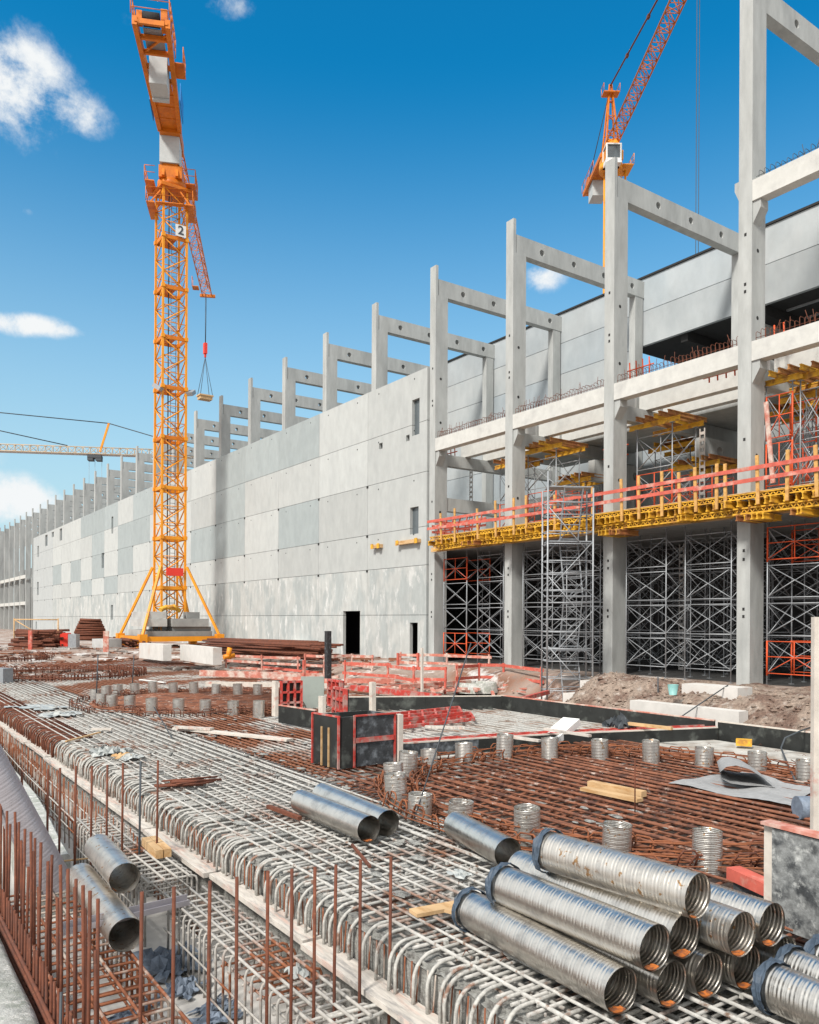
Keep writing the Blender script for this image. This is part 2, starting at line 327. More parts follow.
# ------------------------------------------------------------------ building
Y0, BAY, XF = 16.36, 6.0, 25.06
def Yk(k): return Y0 + BAY*k
KMIN, KMAX = -1, 33
GZ = .62
hall = thing('concrete_hall', 'long unfinished precast concrete hall with open frames and pale panel wall', 'building', (XF, 60, GZ))
def holed_beam(b, x0, x1, y0, y1, z0, z1, holes, r):
    """box along X with round holes through Y"""
    cuts = [x0]; hz = (z0+z1)/2; n = 16
    for h in holes: cuts += [h - r*1.6, h + r*1.6]
    cuts.append(x1)
    for i in range(len(cuts)-1):
        a, c = cuts[i], cuts[i+1]
        if i % 2 == 0:
            for y in (y0, y1): b.quad((a, y, z0), (c, y, z0), (c, y, z1), (a, y, z1))
        else:
            h = (a+c)/2
            for y in (y0, y1):
                base = len(b.v)
                for k in range(n):
                    t = 2*math.pi*(k+.5)/n; cx, cz = math.cos(t), math.sin(t)
                    sc = min((c-a)/2/abs(cx) if abs(cx) > 1e-6 else 9, (z1-z0)/2/abs(cz) if abs(cz) > 1e-6 else 9)
                    b.v.append((h + cx*r, y, hz + cz*r)); b.v.append((h + cx*sc, y, hz + cz*sc))
                for k in range(n):
                    k2 = (k+1) % n; b.f.append((base+2*k, base+2*k+1, base+2*k2+1, base+2*k2)); b.sm.append(False)
                # corners
                for sx in (-1, 1):
                    for sz in (-1, 1):
                        # nearest two outer points around the corner
                        ang = math.atan2(sz*(z1-z0), sx*(c-a)) % (2*math.pi)
                        k = int((ang/(2*math.pi)*n - .5) % n); k2 = (k+1) % n
                        bb = len(b.v); b.v.append((h + sx*(c-a)/2, y, hz + sz*(z1-z0)/2))
                        b.f.append((base+2*k+1, bb, base+2*k2+1)); b.sm.append(False)
            base = len(b.v)
            for k in range(n):
                t = 2*math.pi*(k+.5)/n
                for y in (y0, y1): b.v.append((h + math.cos(t)*r, y, hz + math.sin(t)*r))
            for k in range(n):
                k2 = (k+1) % n; b.f.append((base+2*k, base+2*k+1, base+2*k2+1, base+2*k2)); b.sm.append(False)
    for z in (z0, z1): b.quad((x0, y0, z), (x1, y0, z), (x1, y1, z), (x0, y1, z))
    for x in (x0, x1): b.quad((x, y0, z0), (x, y1, z0), (x, y1, z1), (x, y0, z1))
ZT, ZB = 20.72, 19.85
for k in range(KMIN, KMAX+1):
    y = Yk(k); xf = XF if k <= 3 else XF + .12
    if k >= 22: xf = XF
    b = MB(); up_ = 4.0 if k <= 0 else 0; ZB = 19.85 + up_; ZT = 20.72 + up_
    b.box(xf, xf+.16, y-.5, y, ZB, 21.42+up_)
    b.box(xf, xf+.8, y-.5, y, GZ-.4, ZB)
    col_ = build(b, 'column', 'column', hall)
    if -1 <= k <= 3 or k >= 23:
        # corbels under the ledge beams, small sockets cast in the face
        cb = MB()
        for (za, side) in ([(11.67, -1)] if k <= 3 else [(9.9, -1)]) + ([(17.1, -1), (17.1, 1)] if k <= 0 else []):
            ya, yb = (y-.5, y-.78) if side < 0 else (y, y+.28)
            if k == 3 and side > 0: continue
            if k == 0 and side > 0 and za > 12: za = 18.0; yb = y + .2
            x0, x1 = xf+.06, xf+.5
            z1 = za-.003
            P = [(ya, z1), (yb, z1), (yb, z1-.28), (ya, z1-.75)]
            cb.quad(*[(x0, p[0], p[1]) for p in P]); cb.quad(*[(x1, p[0], p[1]) for p in P])
            for i in range(4):
                p, q = P[i], P[(i+1) % 4]; cb.quad((x0, p[0], p[1]), (x1, p[0], p[1]), (x1, q[0], q[1]), (x0, q[0], q[1]))
            build(cb, 'corbel', 'column', col_); cb = MB()
        hb = MB()
        for z in (5.2, 4.9, 3.2, 2.95, 14.3, 14.05, 16.0, 9.0):
            hb.box(xf-.012, xf+.02, y-.3, y-.22, z, z+.1)
        for z in (13.2, 15.5, 8.5):
            hb.disc((xf+.35, y-.503, z), (0, 1, 0), .07, 12)
        if k <= 3: build(hb, 'cast_socket', 'dark', col_)
    # roof beam
    b = MB(); holed_beam(b, xf+.2, 34.35, y-.48, y-.08, ZB, ZT, [26.9 + i*2.15 for i in range(4)] if k > 1 else [27.8, 30.0, 32.2], .15)
    build(b, 'roof_beam', 'column', hall)
    # rear column
    if k <= 22:
        b = MB(); b.box(33.62, 34.22, y-.46, y-.06, 0, ZB-.003); build(b, 'column', 'column', hall)
# rear wall
def split_rect(b, x0, x1, y0, y1, z0, z1, holes):
    ys_ = sorted(set([y0, y1] + [v for h in holes for v in h[:2] if y0 < v < y1])); zs_ = sorted(set([z0, z1] + [v for h in holes for v in h[2:] if z0 < v < z1]))
    solid = {}
    for i in range(len(ys_)-1):
        for j in range(len(zs_)-1):
            cy, cz = (ys_[i]+ys_[i+1])/2, (zs_[j]+zs_[j+1])/2
            solid[i, j] = not any(h[0] < cy < h[1] and h[2] < cz < h[3] for h in holes)
    for (i, j), sd_ in solid.items():
        if not sd_: continue
        a, c, e, g = ys_[i], ys_[i+1], zs_[j], zs_[j+1]
        b.quad((x0, a, e), (x0, a, g), (x0, c, g), (x0, c, e)); b.quad((x1, a, e), (x1, c, e), (x1, c, g), (x1, a, g))
        if not solid.get((i-1, j), False): b.quad((x0, a, e), (x1, a, e), (x1, a, g), (x0, a, g))
        if not solid.get((i+1, j), False): b.quad((x0, c, e), (x0, c, g), (x1, c, g), (x1, c, e))
        if not solid.get((i, j-1), False): b.quad((x0, a, e), (x0, c, e), (x1, c, e), (x1, a, e))
        if not solid.get((i, j+1), False): b.quad((x0, a, g), (x1, a, g), (x1, c, g), (x0, c, g))
rz = [6.95, 9.8, 12.6, 15.2, 17.35, 19.16, 20.9]
for k in range(KMIN, 22, 1):
    rows_ = range(6) if k < 10 else (3, 4, 5)
    if k >= 10 and (k-10) % 3: continue
    ya = Yk(k) - .2 if k > KMIN else 4; yb = Yk(k+1) - .2 if k < 10 else Yk(k+3) - .2
    for r in rows_:
        if k <= 1 and 2 <= r <= 3: continue
        if k == 1 and r == 3: pass
        tn = .9 + random.random()*.2; bl = random.uniform(0, .05)
        if k <= 0 and r == 4: tn *= .82
        b = MB(); b.box(34.3, 34.5, ya+.02, yb-.02, rz[r]+.015, rz[r+1]-.015)
        build(b, 'wall_panel', 'rearwall', hall, color=(tn-bl, tn, tn+bl))
b = MB(); b.box(34.22, 34.6, 4, 146, 20.9, 21.0); build(b, 'parapet_cap', 'dark', hall)
# floor slabs and inner hall
b = MB(); b.box(25.9, 46, 2, 148, 6.55, 6.9); build(b, 'floor_slab', 'column', hall)
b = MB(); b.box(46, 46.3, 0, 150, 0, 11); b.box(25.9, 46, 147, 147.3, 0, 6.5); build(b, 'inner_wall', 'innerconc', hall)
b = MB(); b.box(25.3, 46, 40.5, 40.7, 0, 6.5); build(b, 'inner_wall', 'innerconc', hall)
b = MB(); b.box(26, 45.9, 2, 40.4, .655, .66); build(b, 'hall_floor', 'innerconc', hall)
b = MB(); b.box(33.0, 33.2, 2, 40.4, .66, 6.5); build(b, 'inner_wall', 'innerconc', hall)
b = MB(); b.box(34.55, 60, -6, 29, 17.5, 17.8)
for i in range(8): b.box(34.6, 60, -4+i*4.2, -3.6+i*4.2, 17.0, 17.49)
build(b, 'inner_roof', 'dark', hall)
b = MB()
for i in range(9): b.box(36 + i*1.6, 36.1 + i*1.6, -4, 21, 17.4, 17.49)
build(b, 'inner_roof_seam', 'galv', hall)
for y in (22.0, 16.0, 10.2):
    b = MB(); holed_beam(b, 34.6, 60, y-.3, y+.1, 15.9, 16.9, [36.2, 39.5, 43], .3); build(b, 'inner_beam', 'column', hall)
for i, (x, y) in enumerate([(40, 28), (40, 16), (40, 34), (46.2, 22), (40, 22)]):
    b = MB(); b.box(x, x+.5, y, y+.5, 0, 17); build(b, 'column', 'column', hall)
b = MB(); b.box(58, 58.3, -8, 60, 0, 12.2); build(b, 'inner_wall', 'rearwall', hall, color=(.9, .95, 1))
b = MB(); b.box(29.6, 33.55, 4, 33.0, 11.62, 11.9); build(b, 'floor_slab', 'column', hall)
for i, y in enumerate((27.0, 21.0, 15.0)):
    b = MB(); holed_beam(b, 29.4, 34.2, y-.2, y+.2, 9.6, 10.6, [30.6, 32.4], .22); build(b, 'inner_beam', 'column', hall)
# ledge beams with starter stirrups
def stirrups(b, x0, x1, ya, yb, z, step=.17, h=.34):
    y = ya + .1
    while y < yb - .1:
        dx = random.uniform(-.02, .02); hh = h + random.uniform(-.06, .05)
        b.path([(x0, y, z-.02), (x0+dx, y, z+hh-.05), (x0+.06+dx, y, z+hh), (x1-.06+dx, y, z+hh), (x1+dx, y, z+hh-.05), (x1, y, z-.02)], .011, 4, cap=False)
        if random.random() < .3: b.bar((x0-.02, y, z), (x0+random.uniform(-.1, .1), y+random.uniform(-.15, .15), z+h+.15), .011, 4)
        y += step
    for x in (x0, x1): b.bar((x, ya+.1, z+.1), (x, yb-.1, z+.1), .01, 4)
for k in range(-1, 4):
    yb = Yk(k)-.503; ya = Yk(k-1)+.003
    b = MB(); b.box(XF+.003, XF+.45, ya, yb, 11.67, 12.33); lb = build(b, 'ledge_beam', 'beamw', hall)
    s_ = MB(); stirrups(s_, XF+.08, XF+.37, ya, yb, 12.33); build(s_, 'starter_stirrups', 'rust', lb)
    for x in (27.1, 28.65):
        b = MB(); b.box(x, x+.4, ya+.05, yb+.4, 11.6, 12.25); build(b, 'ledge_beam', 'beamw', hall)
    b = MB(); b.box(XF+.81, 33.6, Yk(k)-.46, Yk(k)-.06, 11.0, 11.59); build(b, 'cross_beam', 'column', hall)
    if k <= 0:
        b = MB(); b.box(XF+.003, XF+.45, ya, yb, 17.1, 17.8); lb = build(b, 'ledge_beam', 'beamw', hall)
        s_ = MB(); stirrups(s_, XF+.08, XF+.37, ya, yb, 17.8, .2, .3); build(s_, 'starter_stirrups', 'cable', lb)
b = MB(); b.box(XF+.81, 33.6, 33.9, 34.3, 8.6, 9.3); b.box(29.5, 29.9, 28.4, 33.88, 8.6, 9.25); build(b, 'cross_beam', 'column', hall)
for k in range(23, KMAX):
    ya, yb = Yk(k)+.003, Yk(k+1)-.503
    for z in (5.2, 9.9): 
        b = MB(); b.box(XF+.05, XF+.45, ya, yb, z, z+.6); build(b, 'ledge_beam', 'beamw', hall)
    b = MB(); b.box(XF+.9, 33.5, Yk(k)-.4, Yk(k)-.1, 9.9, 10.5); build(b, 'cross_beam', 'column', hall)
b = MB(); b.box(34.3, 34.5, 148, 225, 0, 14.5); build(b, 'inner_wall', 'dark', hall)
# front wall panels
XO, XI = XF - .11, XF + .09
rowz = [GZ-.3, 3.1, 5.75, 7.8, 10.7, 13.4, 16.2]
def wy(px, py): return WX(px, py, XO)
def hole(px0, py0, px1, py1):
    a, c = wy(px0, (py0+py1)/2), wy(px1, (py0+py1)/2); m1 = wy((px0+px1)/2, py0).z; m2 = wy((px0+px1)/2, py1).z
    return (min(a.y, c.y), max(a.y, c.y), min(m1, m2), max(m1, m2))
HOLES = [('door', hole(343, 611, 360, 655)), ('door', hole(409.7, 622.6, 417.6, 658)), ('window', hole(412, 399, 419.5, 435)), ('vent', hole(379, 443, 382.5, 449)), ('vent', hole(406, 435, 409.5, 441)),
         ('window', hole(410, 507, 418.5, 534)),
         ('slit', hole(45, 535, 47.5, 546)), ('slit', hole(51.8, 532, 53.8, 537)), ('slit', hole(59.6, 528.5, 62, 540.5)), ('slit', hole(37.4, 546, 38.8, 557)), ('slit', hole(111.4, 516.6, 113.2, 533.6)),
         ('slit', hole(101.6, 553, 103.8, 568)), ('slit', hole(37, 582, 38.6, 595)), ('slit', hole(110.8, 605, 112.8, 619.7)), ('slit', hole(35.6, 621.5, 36.8, 629)), ('vent', hole(384, 661, 388, 666))]
ends = [34.42] + [Yk(k) for k in range(4, 22)] + [146.2]
DARK = {(2, 3): .86, (2, 5): .84, (3, 5): .9, (4, 5): .85, (4, 3): .88, (3, 1): .9, (5, 4): .93, (6, 2): .93, (7, 5): .88, (8, 4): .84, (5, 3): .87, (9, 4): .86, (9, 3): .85, (10, 2): .86, (11, 5): .83, (12, 5): .84, (11, 3): .85, (13, 3): .84, (15, 3): .85, (16, 4): .85}
count = 0
for bi in range(len(ends)-1):
    ya, yb = ends[bi]+.012, ends[bi+1]-.012
    for r in range(6):
        za, zb = rowz[r]+.012, rowz[r+1]-.012
        if r == 0 and bi == 0: pass
        hs_ = [h for _, h in HOLES if h[0] < yb and h[1] > ya and h[2] < zb and h[3] > za]
        b = MB(); split_rect(b, XO, XI, ya, yb, za, zb, hs_)
        t = DARK.get((bi, r), random.choice([1.0, 1.05, .96, 1.09, .92, .90, 1.03, 1.07, 1.08]))
        if t < .92: t *= .96
        if r <= 1: t = 1.0 + random.uniform(-.04, .05)
        if bi == 0: t = .97
        build(b, 'wall_panel', 'panel' if r > 1 else 'panel_low', hall, color=(t*(.93 if t < .9 else 1.0), t, t*(1.01 if t < .9 else .98)))
        count += 1
        if count == 96: break
    if count == 96: break
REMB = MB()
for bj in range(bi, len(ends)-1):
    for rr in range(6):
        if bj == bi and rr <= r: continue
        ya, yb = ends[bj]+.012, ends[bj+1]-.012; za, zb = rowz[rr]+.012, rowz[rr+1]-.012
        split_rect(REMB, XO, XI, ya, yb, za, zb, [h for _, h in HOLES if h[0] < yb and h[1] > ya and h[2] < zb and h[3] > za])
build(REMB, 'wall_panels', 'panel', hall, color=(.97, .98, .98), kind='stuff')
b = MB(); b.box(XI+.003, XI+.03, 34.5, 146, 5.2, 16.1); build(b, 'joint_backing', 'column', hall)
b = MB()
for y in ends[1:-1]:
    for z in rowz[2:5]: b.box(XO-.03, XO+.01, y-.09, y+.09, z-.13, z+.0)
build(b, 'joint_bracket', 'dark', hall, kind='stuff')
for nm, h in HOLES:
    if nm in ('window', 'slit'):
        b = MB(); b.box(XI-.02, XI+.002, h[0]-.02, h[1]+.02, h[2]-.02, h[3]+.02); build(b, 'window', 'glass', hall)
    if nm == 'vent':
        b = MB(); b.box(XI-.02, XI+.002, h[0]-.02, h[1]+.02, h[2]-.02, h[3]+.02); build(b, 'vent', 'dark', hall)
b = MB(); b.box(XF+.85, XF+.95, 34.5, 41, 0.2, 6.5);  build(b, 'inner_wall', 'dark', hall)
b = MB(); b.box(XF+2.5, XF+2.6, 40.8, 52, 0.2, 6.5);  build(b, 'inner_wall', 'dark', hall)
b = MB(); random.seed(31)
for bi in range(len(ends)-1):
    for r_ in range(2, 6):
        for f_ in (.2, .8):
            y = ends[bi] + (ends[bi+1]-ends[bi])*f_; z = rowz[r_+1]-.35; b.disc((XO-.004, y, z), (1, 0, 0), .05, 8)
build(b, 'lifting_sockets', 'dark', hall, kind='stuff')
# end return of the wall and its dark cap
b = MB(); b.box(XI+.01, XF+.85, 34.38, 34.41, GZ-.3, 16.18); build(b, 'joint_backing', 'column', hall)
# timber ledges bolted to the wall
for i, (x0, x1, y) in enumerate(((400, 421, 543.5), (375, 383, 547))):
    a, c = wy(x0, y), wy(x1, y)
    t = thing('timber_ledge', ['long yellow timber ledge bolted under the wall window', 'short yellow timber stub on the pale wall'][i], 'ledge', (XO-.15, (a.y+c.y)/2, a.z-.1), 'timber ledges on the wall')
    b = MB(); b.box(XO-.25, XO-.003, c.y, a.y, a.z-.1, a.z+.1); build(b, 'board', 'wood', t)
    for q in (a.y-.1, c.y+.1): b = MB(); b.box(XO-.3, XO-.26, q-.12, q+.12, a.z-.14, a.z+.14); build(b, 'bracket', 'yellow', t)

# ------------------------------------------------------------------ formwork platform
PX = 24.15; PY0, PY1 = 8.0, 33.0
pf = thing('formwork_platform', 'long slab formwork platform on yellow girders with red guard rails along the columns', 'formwork platform', (25, 20, 6.35))
y = PY0; n = 0
while y < PY1:
    for k in range(0, 4):      # keep clear of columns
        if Yk(k)-.62 < y < Yk(k)+.12: break
    g = MB(); x0 = PX - .05 + random.uniform(-.12, .1) - (.2 if n % 5 == 0 else 0)
    x1 = XF-.05 if any(Yk(k)-.58 < y < Yk(k)+.08 for k in range(0, 4)) else 26.8
    z0 = 6.60
    g.box(x0, x1, y-.04, y+.04, z0, z0+.05); g.box(x0, x1, y-.04, y+.04, z0+.18, z0+.23); g.box(x0, x1, y-.014, y+.014, z0+.052, z0+.178)
    build(g, 'joist', 'yellow', pf); n += 1
    y += .32
for c_ in range(16):
    yc = random.uniform(PY0+1, PY1-1.5); zc = random.choice([6.36, 6.12, 6.12])
    if any(Yk(k)-.9 < yc < Yk(k)+.3 for k in range(0, 4)): continue
    for q in range(random.choice([3, 4, 5])):
        g = MB(); y_ = yc + q*.17; xa = PX - random.uniform(.1, .5); xb = 25.0
        if any(Yk(k)-.6 < y_ < Yk(k)+.1 for k in range(0, 4)): continue
        g.box(xa, xb, y_-.04, y_+.04, zc, zc+.04); g.box(xa, xb, y_-.04, y_+.04, zc+.16, zc+.2); g.box(xa, xb, y_-.014, y_+.014, zc+.042, zc+.158)
        build(g, 'girder', random.choice(['yellow', 'yellow', 'browntimber']), pf)
# long girders below, in lengths, at several levels
segs = []
yy = PY0
while yy < PY1:
    L = random.choice([2.45, 2.9, 3.6]); segs.append((yy, min(yy+L, PY1))); yy += L*.82
for i, (a, c) in enumerate(segs):
    for x in (PX+.12, PX+.36):
        z0 = 6.36 + (.0 if i % 2 else .003)
        xo = x + (.1 if i % 2 else 0)
        g = MB(); g.box(xo-.04, xo+.04, a, c, z0, z0+.05); g.box(xo-.04, xo+.04, a, c, z0+.18, z0+.23)
        q = a + .1
        while q < c - .15:
            g.beam((xo, q, z0+.05), (xo, q+.1, z0+.18), .02, .03); g.beam((xo, q+.1, z0+.18), (xo, q+.2, z0+.05), .02, .03); q += .2
        build(g, 'girder', 'yellow', pf)
for i in range(int((PY1-PY0)/.62)):       # lattice girder edge seen as the top yellow band
    pass
g = MB()
for z0 in (6.84,):
    g.box(PX-.04, PX+.04, PY0, PY1, z0, z0+.04); g.box(PX-.04, PX+.04, PY0, PY1, z0+.15, z0+.19)
    q = PY0
    while q < PY1-.15:
        g.beam((PX, q, z0+.04), (PX, q+.1, z0+.15), .02, .035); g.beam((PX, q+.1, z0+.15), (PX, q+.2, z0+.04), .02, .035); q += .2
build(g, 'edge_girder', 'yellow', pf)
g = MB(); g.box(PX-.05, XF-.06, PY0, PY1, 7.035, 7.06)
for k in range(-2, 4):
    a = max(PY0, Yk(k)+.05) ; c = min(PY1, Yk(k+1)-.55)
    if c > a: g.box(XF-.06, 27, a, c, 7.035, 7.06)
build(g, 'deck', 'wood', pf)
for k in range(-1, 4):
    g = MB(); a = Yk(k-1)+.1; c = Yk(k)-.6
    if k == 3: pass
    g.box(24.75, 25.0, max(a, PY0), c, 6.36, 6.59); build(g, 'timber_bearer', 'wood', pf)
posts_px = [(441.5), (455), (478), (496), (514), (526.5), (555), (593), (622), (639), (662), (680), (696), (716.5), (725.5), (758), (787), (817)]
prev = None
posts = []
for px in posts_px:
    p = WX(px, 500, PX-.08); posts.append(p.y)
posts += [posts[-1]-1.4, posts[-1]-2.8]
for y in posts:
    lean = random.uniform(-.04, .04)
    g = MB(); g.beam((PX-.08, y, 6.62), (PX-.12, y+lean, 8.16 + random.uniform(-.12, .12)), .11, .05, up=(1, 0, 0)); build(g, 'rail_post', 'postwood', pf)
yr = [32.9, 27.9, 22.5, 17.2, 12.3, 8.0]
for i in range(len(yr)-1):
    for z in (7.42, 7.78):
        g = MB(); g.beam((PX-.15, yr[i]+.15, z+random.uniform(-.03, .03)), (PX-.15 - .012*(i % 2), yr[i+1]-.05, z+random.uniform(-.03, .03)), .03, .13); build(g, 'guard_rail', 'redwood', pf)
for i in range(5):     # extra red frames at the left end and inner line of rails
    pass
for z in (7.3, 7.6, 7.85):
    g = MB(); g.beam((PX+.1, 33.0, z), (26.8, 33.1, z), .03, .12); build(g, 'guard_rail', 'redwood', pf)
for i in range(7):
    g = MB(); y = 32.9 - i*.55; g.beam((PX+.35, y, 7.06), (PX+.35, y-.25, 7.85), .06, .04); build(g, 'rail_brace', 'redwood', pf)
for z in (7.3, 7.62):
    g = MB(); g.beam((PX+.3, 33.0, z), (PX+.3, 29.0, z), .03, .1); build(g, 'guard_rail', 'redwood', pf)
# reels and dark material lying on the deck
b = MB()
for i in range(30):
    y = random.uniform(12, 32); b.box(26.2+random.random(), 27.4, y, y+random.uniform(.4, 1.3), 7.061, 7.16+random.random()*.25)
build(b, 'material_stacks', 'blackgrey', None, label='dark sheet material lying along the platform deck behind the red rails', cat='sheets', kind='stuff')

# ------------------------------------------------------------------ shoring towers
def tower(name, wy_, wx_, h, lift, label, group, red=(), dense=False, rad=.024, head=True, mat_='galv'):
    t = thing(name, label, 'scaffold tower', (0, 0, 0), group)
    for sy in (0, 1):
        for sx in (0, 1):
            b = MB(); b.bar((sx*wx_, sy*wy_, .05), (sx*wx_, sy*wy_, h), rad, 6)
            b.box(sx*wx_-.07, sx*wx_+.07, sy*wy_-.07, sy*wy_+.07, 0, .015); b.bar((sx*wx_, sy*wy_, 0), (sx*wx_, sy*wy_, .4), rad*.7, 6)
            if head: b.box(sx*wx_-.08, sx*wx_+.08, sy*wy_-.08, sy*wy_+.08, h-.02, h-.003)
            build(b, 'leg', mat_, t, world=False)
    nl = int(h // lift)
    for i in range(nl):
        z0 = .35 + i*(h-.6)/nl; z1 = z0 + (h-.6)/nl
        for sx in (0, 1):     # frames in Y direction
            fr = MB(); x = sx*wx_
            if i in red: fr.bar((x, 0, (z0+z1)/2), (x, wy_, (z0+z1)/2), rad*.8, 5); fr.bar((x, 0, z0), (x, 0, z1-.1), rad*1.25, 6); fr.bar((x, wy_, z0), (x, wy_, z1-.1), rad*1.25, 6); fr.bar((x, wy_/2, z0+.08), (x, wy_/2, z1-.12), rad*.8, 5)
            for z in (z0+.08, z1-.12): fr.bar((x, 0, z), (x, wy_, z), rad*.75, 5)
            fr.bar((x, 0, z0+.1), (x, wy_/2, (z0+z1)/2), rad*.55, 5); fr.bar((x, wy_, z0+.1), (x, wy_/2, (z0+z1)/2), rad*.55, 5)
            build(fr, 'frame', 'redframe' if i in red else mat_, t, world=False)
        br = MB()
        for sy in (0, 1):
            y = sy*wy_
            br.bar((0, y-.02, z0+.1), (wx_, y-.02, z1-.12), rad*.6, 5); br.bar((0, y+.02, z1-.12), (wx_, y+.02, z0+.1), rad*.6, 5)
        for sx in (0, 1):
            x = sx*wx_ + .02
            br.bar((x, 0, z0+.1), (x, wy_, z1-.1), rad*.6, 5); br.bar((x+.02, 0, z1-.1), (x+.02, wy_, z0+.1), rad*.6, 5)
        build(br, 'cross_brace', mat_, t, world=False)
    return t
hT = 6.35 - .66
protos = {}
def towers(spots, key, mk):
    for i, (x, y, lab, grp) in enumerate(spots):
        if key not in protos:
            t = mk(lab, grp); protos[key] = t; t.location = (x, y, .66)
        else: dup(protos[key], (x, y, .66), None, lab, grp)
GRP = 'steel shoring towers under the platform'
bays = ['right of the rightmost column', 'between the two rightmost columns', 'between the second and third columns', 'beside the pale panel wall']
A = []; Bt = []; Rd = []
for k in range(-1, 3):
    ya = Yk(k) + .25
    bn = bays[k+1]
    nb = 2
    for j in range(nb):
        y = ya + .15 + j*2.75
        lab = f"front shoring tower {bn}, {'nearer' if j == 0 else 'farther'} one of its bay"
        red = (k == 2 and j == 1) or (k == -1 and j == 1)
        (Rd if red else A).append((25.35, y, lab, GRP))
        Bt.append((28.2, y+.3, f"second-row shoring tower {bn}, behind the {'nearer' if j == 0 else 'farther'} front one", GRP))
        if k < 2: Bt.append((31.2, y+.1, f"rearmost shoring tower in the dark {bn}, {'nearer' if j == 0 else 'farther'}", GRP))
towers(A, 'a', lambda l, g: tower('shoring_tower', 1.9, 1.5, hT, 1.4, l, g))
towers(Bt, 'b', lambda l, g: tower('shoring_tower', 1.9, 1.5, hT+.2-.005, 1.4, l, g))
towers(Rd, 'c', lambda l, g: tower('shoring_tower', 1.9, 1.5, hT, 1.4, l, g, red=(0, 3)))
# upper towers carrying yellow girders
def upper(px0, px1, X, z1, label, red=(0,), wide=1.5, z0=7.06):
    a = WX(px0, 500, X).y; c = WX(px1, 500, X).y; wy_ = abs(a-c)
    t = tower('shoring_tower', wy_, wide, z1-z0-.25, 1.3, label, 'shoring towers standing on the platform', red=red, rad=.024)
    t.location = (X, min(a, c), z0)
    h = z1-z0-.25
    for j in range(2):
        b = MB(); x = j*wide; b.box(x-.04, x+.04, -.35, wy_+.4, h, h+.05); b.box(x-.04, x+.04, -.35, wy_+.4, h+.16, h+.2); b.box(x-.015, x+.015, -.35, wy_+.4, h+.052, h+.158); build(b, 'girder', 'yellow', t, world=False)
    for j in range(int((wy_+.5)/.38)):
        b = MB(); y = -.2 + j*.38; z = h+.205; e0, e1 = -.35-random.random()*.3, wide+.2+random.random()*.3; b.box(e0, e1, y-.04, y+.04, z, z+.04); b.box(e0, e1, y-.04, y+.04, z+.14, z+.18); b.box(e0, e1, y-.015, y+.015, z+.042, z+.138); build(b, 'joist', 'yellow' if j % 3 == 2 else 'browntimber', t, world=False)
    return t
upper(528, 556, 26.4, 10.95, 'tall steel tower topped with yellow girders, between the second and third columns')
upper(637, 672, 26.6, 10.95, 'steel tower with orange timber head, between the two rightmost columns')
upper(597, 603, 30.5, 10.4, 'slender tower with yellow girder stub behind the second column from right', wide=1.2)
upper(766, 792, 26.0, 11.2, 'tall steel tower under brown timbers, right of the rightmost column', red=(0, 1))
upper(800, 825, 26.2, 11.2, 'steel tower at the right edge above the platform', red=(2,))
upper(770, 812, 30.0, 11.2, 'rear steel tower seen through the right-hand scaffolds', red=())
upper(676, 712, 29.5, 9.6, 'low open steel tower beside the perforated post', red=(0,))
upper(500, 520, 27.5, 10.9, 'thin steel tower half hidden behind the second tall column from the left', wide=1.0)
upper(560, 585, 29.0, 9.8, 'low tower with red frames behind the stair tower head', red=(0, 1), wide=1.2)
upper(655, 690, 31.0, 11.0, 'rear tower with red foot frames between the two rightmost columns', red=(0,), wide=1.2)
upper(790, 806, 27.8, 11.0, 'middle steel tower in the right-hand upper scaffold', red=(0,), wide=1.2)
# red starter frames on top, perforated posts
for i, (px, X, z0, z1, lab) in enumerate(((471, 29.0, 7.0, 11.5, 'pale perforated post standing at left inside the upper storey'), (365+83-2, 31.0, 7.0, 9.4, 'slim perforated post just right of the panel wall'), (702, 29.2, 7.0, 10.9, 'pale perforated post between the two rightmost columns'), (682, 30.5, .66, 6.3, 'pale perforated post in the dark ground storey'))):
    y = WX(px, 450, X).y; t = thing('perforated_post', lab, 'post', (X, y, z0), 'perforated posts inside the frame')
    b = MB()
    for s in (-.13, .09): b.box(X, X+.04, y+s, y+s+.04, z0, z1)
    z = z0
    while z < z1-.2: b.box(X+.005, X+.035, y-.095, y+.095, z, z+.12); z += .28
    build(b, 'perforated_body', 'boxblk', t)
for i, (px, py, X) in enumerate(((625, 455, 29), (650, 375, 28), (785, 345, 26.5), (735, 370, 26), (455, 452, 27))):
    p = WX(px, py, X); b = MB()
    for j in range(4): b.bar((X, p.y+j*.35, p.z-.2), (X, p.y+j*.35+.05, p.z+.8), .03, 5)
    for z in (0, .45): b.bar((X-.01, p.y-.2, p.z+z), (X-.01, p.y+1.3, p.z+z), .03, 5)
    build(b, 'steel_edge_guard', 'redframe', None, label=['small red guard frame behind the second column from right', 'red guard frame on the ledge between the two rightmost columns', 'red guard frame above the brown timbers at the right edge', 'small red guard frame left of the rightmost column', 'long red guard seen through the leftmost open bay'][i], cat='guard frame', group='red guard frames in the upper storey')
# red inclined prop
b = MB(); a, c = WX(766, 402, 25.0), WX(773, 483, 25.0); b.beam(a, c, .14, .06); build(b, 'leaning_plank', 'pinkwood', None, label='long faded red plank leaning in the upper scaffold right of the tall column', cat='plank')

